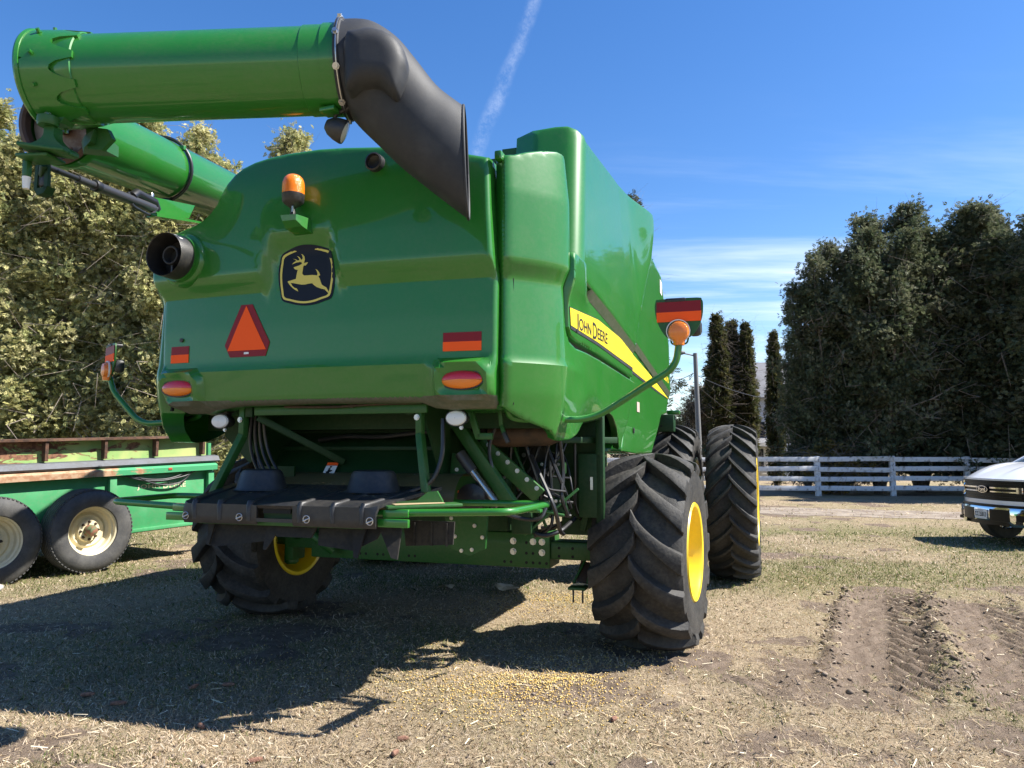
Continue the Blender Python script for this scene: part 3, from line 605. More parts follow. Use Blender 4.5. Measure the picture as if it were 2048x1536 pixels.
mb.bar(HP + P3(-.19, .02, -.165), HP + P3(.02, .05, -.175), .15, .022, bev=.01); mb.bar(HP + P3(-.18, .03, -.17), HP + P3(-.18, .03, -.27), .035, .04, up=(1, 0, 0))
mb.loft([np.array([HP + P3(.0, .25, .05), HP + P3(.10, .22, .06), HP + P3(.10, .2, -.02), HP + P3(.01, .24, -.03)]), np.array([HP + P3(-.12, .34, .08), HP + P3(.02, .40, .09), HP + P3(.02, .4, .0), HP + P3(-.11, .34, -.01)]), np.array([HP + P3(-.22, .42, .10), HP + P3(-.05, .55, .10), HP + P3(-.05, .55, .03), HP + P3(-.20, .42, .02)])])
mb.prism([(.0, .10), (.13, .08), (.16, .02), (.10, -.05), (.02, -.04)], lambda x, z: HP + P3(x + .01, .24 + x * .3, z), (0, .03, 0))
mb.use(STEEL).lathe([(.022, .06), (.022, .075), (.001, .075)], HP, (0, 0, 1), 16)
mb.use(WHITE_ST).lathe([(.018, -.34), (.024, -.27), (.001, -.27)], HP + P3(-.18, .03, 0), (0, 0, 1), 14, cap=True)
CP(mb, 'hinge_casting', GREEN_D, ft)
mb = MB().use(GREEN_IN); sw = P3(-1.225, -3.205, 3.275); mb.prism([(-.045, .085), (-.02, .09), (-.025, -.09), (-.05, -.06)], lambda x, z: sw + P3(x, 0, z), (0, .02, 0)); mb.prism([(.03, .09), (.055, .085), (.06, -.05), (.03, -.08)], lambda x, z: sw + P3(x, 0, z), (0, .02, 0)); mb.prism([(-.05, -.06), (.06, -.05), (.03, -.09), (-.02, -.10)], lambda x, z: sw + P3(x, 0, z), (0, .06, 0))
mb.use(BLK).box(sw + P3(.0, .03, .0), (.06, .05, .09), bev=.015); mb.use(GREEN_IN).bar(sw + P3(-.01, .02, .02), HP + P3(-.2, .15, -.15), .035, .035, up=(0, 1, 0)); CP(mb, 'limit_switch', None, ft)
# fold cylinder below the far tube
ca = P3(-1.318, -3.184, 3.404); cb_ = P3(-1.609, -1.912, 3.528); cd = cb_ - ca
mb = MB().use(ROPE).tube([ca, ca + cd * .32], .020, 12); mb.use(SHAFT).tube([ca + cd * .31, ca + cd * .45], .026, 14); mb.tube([ca + cd * .44, ca + cd * .99], .036, 18); mb.use(ROPE).lathe([(.038, 0), (.042, .01), (.042, .05), (.038, .06)], ca + cd * .44, cd, 18)
mb.tube([ca + cd * .78 + P3(0, 0, .03), ca + cd * .82 + P3(0, 0, .07), ca + cd * 1.0 + P3(0, 0, .055), ca + cd * 1.03], .034, 12)
mb.tube(fillet([ca + cd * .74 + P3(.0, 0, .05), ca + cd * .78 + P3(.02, -.02, -.05), ca + cd * .95 + P3(.02, 0, -.075), ca + cd * 1.03 + P3(.02, 0, .03)], .06), .012, 8)
mb.use(STEEL).box(ca + cd * .96 + P3(0, 0, .09), (.05, .03, .05), bev=.01); CP(mb, 'fold_cylinder', None, aug)
mb = MB(); mb.prism([(0, 0), (.45, .10), (.52, .23), (.02, .16)], lambda t, z: ca + cd * .97 + P3(-.01, 0, .0) + P3(-.1 * t, t, z - .07 + t * .05), (.02, 0, 0)); mb.prism([(-.04, -.10), (.42, -.02), (.45, 0), (-.04, -.07)], lambda t, z: ca + cd * .97 + P3(.0, t, z + .01), (.10, 0, 0)); CP(mb, 'cylinder_bracket', GREEN, aug)
# rubber spout
TOPS = [(.586, -2.776, 4.150), (.742, -2.725, 4.150), (.884, -2.679, 4.060), (.998, -2.642, 3.918), (1.112, -2.605, 3.762), (1.216, -2.571, 3.672), (1.261, -2.557, 3.640)]
BOTS = [(.630, -2.761, 3.597), (.687, -2.743, 3.527), (.795, -2.708, 3.416), (.907, -2.671, 3.301), (1.047, -2.626, 3.181), (1.186, -2.581, 3.066), (1.285, -2.546, 2.988)]
T_ = smooth_poly(TOPS, 5, False); B_ = smooth_poly(BOTS, 5, False); an = np.linspace(0, 2 * PI, 48, endpoint=False); rings = []; rin = []
dep = np.array((-.309, .951, 0))
for i in range(len(T_)):
    q = i / (len(T_) - 1); c = (T_[i] + B_[i]) / 2; h = (T_[i] - B_[i]) / 2; w = .275 - .085 * q
    ex_ = 1 - .25 * q
    ca_, sa_ = np.cos(an), np.sin(an); flat = np.where(sa_ < -.55, 1, 0) * .0
    rings.append(c + np.outer(sa_, h) + np.outer(np.sign(ca_) * np.abs(ca_) ** ex_, dep) * w)
    rin.append(c + np.outer(sa_, h) * .975 + np.outer(np.sign(ca_) * np.abs(ca_) ** ex_, dep) * (w - .012))
mb = MB(); mb.loft(rings, cap=False); mb.loft([rings[-1], rin[-1]] + rin[::-1][:12], cap=False)
mb.lathe([(.262, -.02), (.285, -.012), (.285, .012), (.27, .02)], nb + nd * .0, nd, 48)
mb.tube(list(rings[-1]) + [rings[-1][0]], .009, 8, cap=False)
spout = CP(mb, 'spout', BLKM, ft, sharp=40)
# raised pad on its near side
PAD = smooth_poly([(.640, 3.93), (.70, 3.965), (.79, 3.975), (.88, 3.945), (.945, 3.875), (.975, 3.78), (.965, 3.68), (.925, 3.575), (.88, 3.60), (.83, 3.64), (.74, 3.645), (.66, 3.62), (.64, 3.75)], 3)
def pad_fn(P, D):
    d = np.clip(D / .10, 0, 1); rise = .085 * np.sqrt(np.maximum(0, 1 - (1 - d) ** 2)); w = P[:, 0] - .60
    return np.column_stack([P[:, 0] + .085 + .31 * rise, -2.785 + .325 * w - .235 - .95 * rise, P[:, 1]])
mb = MB(); mb.patch(PAD, pad_fn, thick=(-.05, .16, 0), res=.02); CP(mb, 'spout_pad', BLKM, spout, sharp=60)
mb = MB()
for i in range(9):
    a = i * 2 * PI / 9 + .3; p = nb + nd * .0 + .285 * (math.cos(a) * n1 + math.sin(a) * n2); mb.bolt(p, math.cos(a) * n1 + math.sin(a) * n2, .014, .018)
mb.lathe([(.262, .0), (.289, .0), (.289, .006), (.262, .006)], nb, nd, 48); CP(mb, 'bolt_ring', STEEL, spout)
mb = MB().use(GREEN); mb.box(nb - nd * .06 + P3(0, -.05, -.27), (.10, .10, .03), bev=.008); mb.use(BLK); c0 = nb - nd * .03 + P3(.0, -.03, -.37)
mb.lathe([(.001, -.075), (.03, -.07), (.052, -.045), (.066, -.005), (.072, .035), (.07, .045), (.062, .045)], c0, (.75, .35, -.35), 28); mb.pipe([c0 + P3(-.02, 0, .02), c0 + P3(-.02, 0, .09), c0 + P3(.06, -.02, .10), c0 + P3(.12, -.03, .115)], .012, .03, 8)
mb.use(WLENS).lathe([(.062, .046), (.03, .052), (.001, .054)], c0, (.75, .35, -.35), 28); CP(mb, 'auger_lamp', None, ft)

# ---- rear tailboard of black plastic
def PF(P, off=0):                # board surface: rear edge low, rolls over into the lip
    u, t = P[:, 0], P[:, 1]     # t: 0 rear edge .. .66 front edge ; negative: down the lip
    return np.column_stack([u * (1 + .30 * np.clip(t, 0, 1)), -2.5 + np.clip(t, 0, 1) + .02 * np.clip(-t, 0, 1), 1.312 + .13 * np.clip(t, 0, 1) + np.minimum(t, 0)])
mb = MB(); sl_ = [(-.12, -.02), (.11, -.02), (.11, -.088), (-.12, -.088)]
mb.patch([(-.70, -.115), (-.14, -.115), (-.14, -.015), (-.14, .66), (-.70, .66)], lambda P, D: PF(P), thick=(0, .012, -.02), res=.07)
mb.patch([(.12, -.115), (.69, -.115), (.69, .66), (.12, .66), (.12, -.01)], lambda P, D: PF(P), thick=(0, .012, -.02), res=.07)
mb.patch([(-.14, -.012), (.12, -.012), (.12, .66), (-.14, .66)], lambda P, D: PF(P), thick=(0, .012, -.02), res=.07)
mb.patch([(-.14, -.115), (.12, -.115), (.12, -.092), (-.14, -.092)], lambda P, D: PF(P), thick=(0, .02, 0), res=.1)
for u in (-.615, -.42, -.20, .17, .40, .60):
    c = PF(np.array([(u, -.11), (u, -.02), (u, .012), (u, .06), (u, .3), (u, .62)])); c[:, 2] += (0, -.004, -.004, -.006, -.006, -.006); c[:, 1] += (.006, .006, .006, 0, 0, 0)
    mb.tube(c, (.016, .020, .022, .021, .018, .01), 10)
tb = CP(mb, 'tailboard', BLK, sharp=45)
mb = MB().use(GREEN_IN); mb.box((-.01, -2.44, 1.26), (.22, .02, .09)); mb.use(DARK).box((-.01, -2.47, 1.265), (.2, .01, .03)); CP(mb, 'handle_slot', None, tb)
mb = MB()
for i in range(900):
    p = PF(np.array([(random.uniform(-.5, .62), random.uniform(.1, .62) ** .7)]))[0] + (0, 0, .006); a = random.uniform(0, 6.3); l = random.uniform(.004, .016); w = .003
    mb.add([p + (l * math.cos(a), l * math.sin(a), .002), p + (-w * math.sin(a), w * math.cos(a), 0), p - (l * math.cos(a), l * math.sin(a), 0)], [(0, 1, 2)])
tag(CP(mb, 'chaff', CHAFF, tb, sharp=None), kind='stuff')
for u in (-.46, .415):
    mb = MB(); mb.lathe([(.205, 1.365), (.185, 1.382), (.155, 1.480), (.140, 1.503), (.115, 1.510), (.001, 1.512)], (u, -2.02, 0), (0, 0, 1), 36); mb.v[-1][:, 0] = u + (mb.v[-1][:, 0] - u) * 1.0; mb.v[-1][:, 1] = -2.02 + (mb.v[-1][:, 1] + 2.02) * .75
    CP(mb, 'motor_cover', BLK)
for u in (-.66, -.25, .235, .665):
    mb = MB(); a = np.linspace(0, 2 * PI, 20); mb.tube([(u + .022 * math.cos(x), -2.522, 1.225 + .022 * math.sin(x)) for x in a], .0028, 6, cap=False); mb.tube([(u - .02, -2.526, 1.215), (u + .024, -2.526, 1.232)], .0045, 8); CP(mb, 'lynch_pin', STEEL, tb)
mb = MB(); mb.box((-.02, -2.40, 1.185), (1.2, .1, .03), bev=.004); CP(mb, 'board_frame', GREEN_D, tb)
# guards left and right
for sg in (1, -1):
    ue = .70 if sg > 0 else .70
    mb = MB(); mb.pipe([(sg * .62, -2.40, 1.262), (sg * 1.47, -2.33, 1.285), (sg * 1.53, -1.64, 1.285), (sg * .80, -1.66, 1.28)], .0225, .10, 12, 8)
    mb.bar((sg * .70, -2.41, 1.262), (sg * .86, -2.39, 1.266), .055, .05); mb.box((sg * .78, -2.44, 1.21), (.2, .03, .05), bev=.005)
    if sg > 0:
        mb.bar((1.40, -2.25, 1.268), (1.48, -1.75, 1.268), .05, .02); mb.box((1.5, -1.9, 1.26), (.08, .06, .02), bev=.004)
    g = CP(mb, 'tube_guard', GREEN)
mb = MB(); mb.use(GREEN_D)
mb.prism([(.69, 1.29), (.72, 1.325), (.84, 1.335), (.90, 1.385), (.95, 1.39), (.98, 1.33), (.99, 1.28), (.9, 1.27)], lambda u, z: (u, -2.32 + (u - .7) * .5, z), (0, .02, 0))
mb.bar((.70, -2.40, 1.30), (1.06, -2.1, 1.305), .16, .02); mb.use(CHAFF).bar((.74, -2.37, 1.314), (.98, -2.17, 1.318), .10, .006); CP(mb, 'guard_bracket')
# struts that carry the board
for sg, b in ((-1, (-.84, -2.05, 1.33)), (1, (.79, -2.0, 1.36))):
    mb = MB(); mb.bar((sg * .70, -1.92, 1.97), (sg * .705, -1.92, 1.74), .045, .06, up=(0, 1, 0)); mb.bar((sg * .705, -1.92, 1.75), b, .045, .07, up=(0, 1, 0))
    for z in (1.45, 1.55): t = (1.75 - z) / (1.75 - b[2]); mb.use(STEEL).bolt((sg * .705 + (b[0] - sg * .705) * t, -1.97, z), (0, -1, 0), .012); mb.use(GREEN_D)
    mb.use(STEEL).bolt((sg * .70, -1.965, 1.86), (0, -1, 0), .014); mb.use(GREEN_IN); mb.box((sg * .64, -1.93, 1.93), (.06, .04, .1), bev=.004)
    CP(mb, 'board_strut', GREEN_D)
# hood lower rail with hose
mb = MB().use(GREEN_D); mb.box((.10, -1.96, 1.918), (1.35, .03, .06), bev=.006); mb.use(BROWN).pipe([(-.3, -2.0, 1.945), (.1, -2.01, 1.935), (.35, -2.0, 1.95), (.75, -1.99, 1.955)], .010, .1, 8); mb.box((.23, -2.0, 1.945), (.03, .02, .03)); CP(mb, 'hood_rail')
# inside of the straw opening
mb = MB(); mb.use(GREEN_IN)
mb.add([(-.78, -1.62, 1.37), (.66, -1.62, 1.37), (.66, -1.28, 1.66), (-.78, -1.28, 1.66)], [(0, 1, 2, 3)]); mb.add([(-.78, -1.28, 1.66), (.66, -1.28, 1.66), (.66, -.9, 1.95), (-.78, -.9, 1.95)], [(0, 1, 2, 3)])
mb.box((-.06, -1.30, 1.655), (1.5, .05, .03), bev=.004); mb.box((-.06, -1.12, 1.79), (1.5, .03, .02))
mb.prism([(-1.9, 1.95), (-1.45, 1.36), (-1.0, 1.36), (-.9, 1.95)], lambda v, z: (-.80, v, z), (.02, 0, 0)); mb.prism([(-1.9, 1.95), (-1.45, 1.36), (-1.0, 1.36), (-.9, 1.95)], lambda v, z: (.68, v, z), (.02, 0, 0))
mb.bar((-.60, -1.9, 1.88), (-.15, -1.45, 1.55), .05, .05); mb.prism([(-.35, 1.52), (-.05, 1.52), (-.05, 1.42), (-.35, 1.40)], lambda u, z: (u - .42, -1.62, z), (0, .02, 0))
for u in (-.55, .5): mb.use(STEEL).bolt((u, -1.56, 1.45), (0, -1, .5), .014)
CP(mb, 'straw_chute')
mb = MB().use(ROPE).pipe([(-.45, -1.32, 1.72), (-.2, -1.34, 1.75), (.1, -1.35, 1.74), (.6, -1.36, 1.79)], .018, .1, 8); mb.use(STEEL)
CP(mb, 'chute_hose')
mb = MB().use(WHITE_ST); mb.prism([(0, 0), (.095, .0), (.095, .10), (0, .10)], lambda x, y: (-.27 + x, -1.555 + y * .7 - .01, 1.442 + y * .8), (0, -.002, .002)); mb.use(ORANGE).prism([(0, .105), (.095, .105), (.095, .13), (0, .13)], lambda x, y: (-.27 + x, -1.555 + y * .7 - .01, 1.442 + y * .8), (0, -.002, .002))
mb.use(DARK)
for pl in ([(.03, .02), (.05, .02), (.06, .045), (.075, .05), (.07, .06), (.05, .055), (.05, .075), (.035, .075), (.035, .05), (.02, .04), (.03, .035)], [(.04, .08), (.055, .08), (.055, .095), (.04, .095)], [(.05, .02), (.075, .015), (.078, .025), (.055, .03)]):
    mb.prism(pl, lambda x, y: (-.27 + x, -1.560 + y * .7 - .011, 1.445 + y * .8), (0, -.001, .001))
CP(mb, 'warning_label')
# left inner sheet and hoses
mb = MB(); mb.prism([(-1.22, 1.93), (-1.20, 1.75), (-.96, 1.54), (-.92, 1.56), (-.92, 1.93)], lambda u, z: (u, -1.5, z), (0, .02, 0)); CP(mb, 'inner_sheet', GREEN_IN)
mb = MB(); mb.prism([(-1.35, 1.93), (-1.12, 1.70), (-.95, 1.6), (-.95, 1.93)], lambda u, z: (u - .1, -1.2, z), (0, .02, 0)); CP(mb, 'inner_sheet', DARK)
for k in range(4):
    mb = MB(); mb.pipe([(-.72 + .03 * k, -1.8, 1.95), (-.78 + .05 * k, -1.75, 1.65), (-.62 + .06 * k, -1.8, 1.42), (-.58 + .05 * k, -1.85, 1.34)], .012, .2, 8); CP(mb, 'hydraulic_hose', ROPE)
# chopper drum housing, rubber flaps
mb = MB(); mb.lathe([(.24, 0), (.24, 1.65)], (-.78, -1.50, 1.235), (1, 0, 0), 28, arc=PI, x0=(0, .98, -.2)); CP(mb, 'chopper_housing', OLIVE)
for pl in ([(-.66, 1.19), (-.60, 1.02), (-.50, 1.02), (-.12, 1.07), (-.10, 1.19)], [(-.14, 1.19), (-.13, 1.02), (-.105, 1.02), (-.02, 1.19)], [(.22, 1.19), (.24, 1.055), (.48, 1.03), (.62, 1.10), (.66, 1.19)], [(.46, 1.19), (.505, .995), (.53, .99), (.56, 1.19)], [(.62, 1.2), (.74, 1.0), (.78, .99), (.78, 1.2)], [(-.6, 1.19), (-.595, 1.03), (-.57, 1.03), (-.555, 1.19)], [(-.1, 1.19), (-.05, 1.10), (.2, 1.10), (.24, 1.19)]):
    mb = MB(); o_ = -.03 if len(pl) == 4 else 0; mb.prism(pl, lambda u, z: (u, -2.36 + o_ + .1 * u * u - .3 * (1.19 - z), z), (0, .014, 0)); CP(mb, 'deflector_vane', RUBF)
mb = MB(); mb.prism([(.72, 1.2), (.74, 1.04), (1.06, 1.06), (1.07, 1.2)], lambda u, z: (u - .02, -2.15, z), (0, .015, 0))
for u in (.78, .9, 1.0): mb.box((u, -2.152, 1.12), (.012, .02, .14))
CP(mb, 'deflector_vane', RUBF)
# right-hand works: diagonal beams, ram, muffler pipe, side plates
mb = MB(); mb.bar((.70, -1.36, 1.90), (1.16, -1.32, 1.24), .09, .09, up=(0, 1, 0)); mb.bar((.86, -1.2, 1.70), (1.30, -1.1, 1.30), .12, .04, up=(0, 1, 0))
mb.prism([(.70, 1.42), (.72, 1.62), (.82, 1.60), (1.0, 1.24), (.98, .94), (.86, .885), (.72, .93), (.66, 1.18)], lambda u, z: (u, -1.40, z), (0, .025, 0))
mb.use(STEEL)
for u, z in ((.76, 1.5), (.80, 1.35), (.72, 1.15), (.9, 1.1), (.75, 1.02), (.88, .93), (.95, 1.2), (.80, .92), (.96, 1.02)): mb.bolt((u, -1.405, z), (0, -1, 0), .010)
for t in np.linspace(.1, .9, 6): mb.bolt((.86 + .44 * t + .03, -1.22 + .1 * t, 1.70 - .4 * t + .02), (0, -1, 0), .012)
CP(mb, 'chopper_side_plate', GREEN_D); bpy.data.objects['chopper_side_plate'].data.materials[0] = GREEN_D
mb = MB().use(SHAFT).tube([(.80, -1.45, 1.62), (.90, -1.45, 1.49)], .04, 16); mb.use(mat('polished_rod', (.5, .48, .45), .25, .9)).tube([(.86, -1.46, 1.545), (1.10, -1.46, 1.245)], .026, 14); mb.use(ROPE).lathe([(.07, 0), (.105, .01), (.105, .09), (.07, .10)], (.91, -1.52, 1.30), (0, 1, 0), 24, cap=True); CP(mb, 'chute_ram')
mb = MB().use(BROWN).tube([(.93, -1.15, 1.76), (1.0, -1.15, 1.755), (1.38, -1.12, 1.77), (1.44, -1.1, 1.79), (1.5, -1.0, 1.85)], (.085, .095, .095, .085, .06), 20); mb.use(DARK).box((.84, -1.1, 1.72), (.14, .2, .26), bev=.03); CP(mb, 'muffler')
mb = MB().use(ROPE).prism([(1.08, 1.66), (1.20, 1.69), (1.29, 1.60), (1.22, 1.25), (1.08, 1.28)], lambda u, z: (u, -.62, z), (0, .02, 0)); mb.tube([(1.08, -.63, 1.66), (1.2, -.63, 1.69), (1.29, -.63, 1.6), (1.22, -.63, 1.25)], .007, 8); CP(mb, 'battery_door')
mb = MB(); mb.bar((1.66, -.6, 1.0), (1.66, -.6, 1.95), .06, .08, up=(0, 1, 0)); mb.box((1.35, -.45, 1.75), (.6, .03, .25), bev=.004); mb.box((1.45, -.42, 1.4), (.3, .03, .9)); mb.bar((1.5, -.55, 1.0), (1.62, -.6, 1.45), .05, .03, up=(0, 1, 0)); mb.bar((1.3, -.9, 1.72), (1.75, -.4, 1.72), .05, .05)
mb.box((1.0, -.5, 1.5), (.14, .04, .8)); mb.bar((.98, -.8, 1.2), (1.0, -.75, 1.75), .06, .03, up=(0, 1, 0)); mb.bar((1.05, -.8, 1.75), (1.7, -.7, 1.90), .10, .03); mb.box((1.58, -.62, 1.36), (.18, .04, .5), bev=.004)
mb.use(STEEL)
for z in (1.3, 1.45, 1.6): mb.bolt((1.0, -.525, z), (0, -1, 0), .013)
for u in (1.2, 1.3): mb.bolt((u, -.47, 1.78), (0, -1, 0), .013)
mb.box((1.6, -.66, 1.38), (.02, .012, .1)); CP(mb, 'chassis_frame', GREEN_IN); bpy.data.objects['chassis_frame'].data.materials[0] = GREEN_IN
mb = MB(); mb.bar((.985, -1.75, 1.95), (1.06, -1.75, 1.72), .045, .03, up=(0, 1, 0)); mb.bar((1.05, -1.75, 1.735), (1.16, -1.75, 1.735), .045, .03, up=(0, 1, 0)); mb.bar((1.20, -1.72, 1.93), (1.21, -1.72, 1.80), .03, .02, up=(0, 1, 0)); mb.bar((1.21, -1.72, 1.81), (1.25, -1.74, 1.72), .03, .02, up=(0, 1, 0)); mb.use(BLK).bar((1.235, -1.74, 1.76), (1.27, -1.75, 1.69), .03, .025, up=(0, 1, 0)); mb.use(GREEN_D).box((1.1, -1.76, 1.93), (.5, .04, .05), bev=.005); CP(mb, 'hood_latch', GREEN_D); bpy.data.objects['hood_latch'].data.materials[0] = GREEN_D
for k, (a, b, c, d) in enumerate((((1.05, -1.3, 1.9), (.98, -1.35, 1.65), (1.02, -1.36, 1.5), (1.0, -1.3, 1.2)), ((1.32, -.9, 1.6), (1.34, -.9, 1.3), (1.36, -.95, 1.05), (1.2, -.9, .98)), ((1.1, -.9, 1.1), (1.25, -.95, .98), (1.4, -.9, 1.02), (1.45, -.6, 1.1)), ((1.2, -1.9, 1.26), (1.4, -1.85, 1.2), (1.52, -1.85, 1.20), (1.54, -1.8, 1.27)), ((.86, -1.9, 1.85), (.88, -1.94, 1.6), (.82, -1.98, 1.42), (.6, -2.05, 1.34)))):
    mb = MB(); mb.pipe([a, b, c, d], (.014, .013, .018, .013, .015)[k], .12, 8); CP(mb, 'hydraulic_hose', ROPE)
mb = MB(); mb.prism([(0, 0), (.05, 0), (.05, .075), (0, .075)], lambda x, z: (.775 + x, -1.412, 1.275 + z), (0, -.003, 0)); mb.use(ORANGE).prism([(0, .05), (.05, .05), (.05, .075), (0, .075)], lambda x, z: (.775 + x, -1.417, 1.275 + z), (0, -.002, 0)); CP(mb, 'warning_label', WHITE_ST); 
rh = np.random.default_rng(5)
for k in range(16):
    a = np.array((rh.uniform(.95, 1.5), rh.uniform(-1.25, -.55), rh.uniform(1.6, 1.9))); b = a + np.array((rh.uniform(-.25, .3), rh.uniform(-.2, .1), -rh.uniform(.25, .4))); c = b + np.array((rh.uniform(-.2, .3), rh.uniform(-.1, .15), -rh.uniform(.1, .3))); d = c + np.array((rh.uniform(-.1, .35), .1, -rh.uniform(.0, .15)))
    a[0], b[0], c[0], d[0] = np.clip((a[0], b[0], c[0], d[0]), .92, 1.46); d[2] = max(d[2], 1.02)
    mb = MB(); mb.pipe([a, b, c, d], rh.choice((.009, .012, .016)), .12, 7); CP(mb, 'hydraulic_hose', ROPE)
for c, d in (((1.14, -.95, 1.12), (.16, .2, .22)), ((1.38, -.85, 1.22), (.14, .16, .12)), ((.98, -1.0, 1.38), (.10, .14, .18)), ((1.30, -.75, 1.50), (.22, .10, .10))):
    mb = MB(); mb.box(c, d, bev=.015); mb.use(STEEL)
    for q in range(3): mb.bolt((c[0] - d[0] * .3 + q * d[0] * .3, c[1] - d[1] / 2, c[2] + d[2] * .3), (0, -1, 0), .009)
    CP(mb, 'valve_block', GREEN_IN)
for a, b in (((.95, -1.05, 1.25), (1.45, -.95, 1.15)), ((1.15, -1.0, 1.0), (1.55, -.9, 1.35)), ((1.0, -.9, 1.75), (1.28, -.85, 1.05))):
    mb = MB(); mb.bar(a, b, .05, .02); CP(mb, 'brace', GREEN_D)
mb = MB(); mb.pipe([(-1.45, -.1, .80), (-1.25, -.3, .92), (-1.05, -.32, .80), (-.95, -.25, .70)], .045, .12, 12); CP(mb, 'steering_ram', GREEN_D)
# ---- rear axle
mb = MB(); mb.use(GREEN_D); mb.box((-.05, -.02, .775), (2.36, .34, .30), bev=.012); mb.box((0, -.02, .775), (3.1, .25, .15), bev=.01)
for sg in (1, -1):
    mb.box((sg * 1.52, -.02, .79), (.10, .22, .44), bev=.02); mb.lathe([(.05, .52), (.07, .54), (.07, 1.03), (.05, 1.06)], (sg * 1.57, 0, 0), (0, 0, 1), 20, cap=True); mb.tube([(sg * 1.55, 0, .79), (sg * 1.9, 0, .80)], .09, 16)
    mb.bar((sg * 1.5, -.25, 1.0), (sg * 1.5, .2, 1.0), .08, .05)
mb.use(DARK)
for u in (.72, .78, .92, .98, 1.04, 1.10):
    for z in ((.66,) if u < .8 else (.66,)): mb.lathe([(.013, 0), (.001, .001)], (u - .0, -.1915, z + .01), (0, -1, 0), 10)
for u, z in ((.92, .75), (1.04, .75), (-.7, .68), (-.64, .68), (-.52, .68), (-.46, .68), (.92, .84), (1.04, .84), (.98, .75), (.78, .76), (.78, .84), (-.2, .68), (-.14, .68)): mb.lathe([(.013, 0), (.001, .001)], (u, -.1915, z), (0, -1, 0), 10)
for u, z in ((1.2, .80), (1.32, .80), (1.2, .73), (1.32, .73)): mb.lathe([(.013, 0), (.001, .001)], (u, -.1465, z), (0, -1, 0), 10)
mb.use(STEEL)
for u, z in ((.80, .85), (.80, .76), (.98, .85), (1.06, .85), (1.06, .76)): mb.bolt((u, -.19, z), (0, -1, 0), .020, .03)
CP(mb, 'rear_axle')
mb = MB().use(GREEN_D); mb.box((1.40, -.25, .50), (.15, .22, .02), bev=.004); mb.bar((1.34, -.2, .52), (1.42, -.1, .70), .03, .02, up=(1, 0, 0)); mb.bar((1.46, -.2, .52), (1.48, -.1, .7), .03, .02, up=(1, 0, 0)); mb.use(BROWN).bar((1.39, -.14, .52), (1.42, -.05, .68), .10, .012, up=(0, 1, .3)); mb.use(SHAFT).tube([(1.36, -.3, .50), (1.36, -.3, .38)], .008, 6); mb.tube([(1.44, -.3, .50), (1.44, -.3, .38)], .008, 6); CP(mb, 'axle_stop')
mb = MB().use(ROPE); mb.tube([(1.1, -.35, .98), (1.5, -.3, 1.06)], .022, 10); mb.pipe([(1.05, -.3, .95), (1.25, -.4, 1.0), (1.35, -.35, 1.1), (1.5, -.3, 1.05)], .016, .1, 8); mb.use(GREEN).prism([(1.46, .98), (1.46, 1.12), (1.54, 1.2), (1.6, 1.12), (1.58, .98)], lambda u, z: (u, -.32, z), (0, .03, 0)); CP(mb, 'steering_linkage')

# ---- wheels
def tyre_mesh(D, W, rim, n, lh, sweep, lw, curve=.8, squash=True, wear=.0):
    mb = MB(); R0 = D / 2 - lh; h = W / 2
    prof = [(rim - .01, -.40 * W), (rim + .015, -.44 * W), (rim + .10 * (R0 - rim), -.472 * W), (rim + .35 * (R0 - rim), -.490 * W), (rim + .6 * (R0 - rim), -.494 * W), (rim + .82 * (R0 - rim), -.485 * W), (R0 - .045, -.455 * W), (R0 - .018, -.40 * W), (R0 - .006, -.25 * W), (R0, 0)]
    prof = prof + [(r, -x) for r, x in prof[-2::-1]]
    mb.lathe(prof, (0, 0, 0), (1, 0, 0), 96)
    def crown(x): return R0 - .075 * np.abs(x / h) ** 2.6
    for sg in (1, -1):
        for i in range(n):
            th0 = i * 2 * PI / n + (PI / n if sg < 0 else 0); rings = []
            jit = random.uniform(-.012, .012)
            for t in (0, .12, .3, .5, .7, .86, 1.0, 1.06, 1.10):
                tt = min(t, 1); x = sg * h * (-.05 + 1.03 * tt) if t <= 1 else sg * h * (.985 + (.02 if t < 1.08 else .005))
                th = th0 + jit + sweep * tt ** curve; wd = lw * (.80 + .55 * tt ** 2) / R0; rb = float(crown(x)) - .03; rt = rb + .03 + lh * (1 - .10 * tt) - wear
                if t > 1: rt -= (t - 1) * 1.6 * (R0 - rim) ; rb = rt - .06
                lead, trail = th - wd * .5, th + wd * .5; e = .18 * wd; row = []
                for rr, aa in ((rb, lead - e), (rt - .006, lead), (rt, lead + .12 * wd), (rt, trail - .12 * wd), (rt - .006, trail), (rb, trail + e)):
                    row.append((x * (1.0 if rr != rb or t < .9 else .96), rr * math.cos(aa), rr * math.sin(aa)))
                rings.append(row)
            if sg < 0: rings = [r[::-1] for r in rings]
            mb.loft(rings, cap=True, close=True)
    if squash:                    # the tyre stands on the ground and bulges there
        for k in range(len(mb.v)):
            V = mb.v[k]; z = V[:, 2] + D / 2; b = np.exp(-np.clip(z, 0, 9) / .16); V[:, 0] *= 1 + .07 * b; V[:, 2] = np.maximum(z, .022 + .3 * np.minimum(z, .022) * .3) - D / 2
    return mb
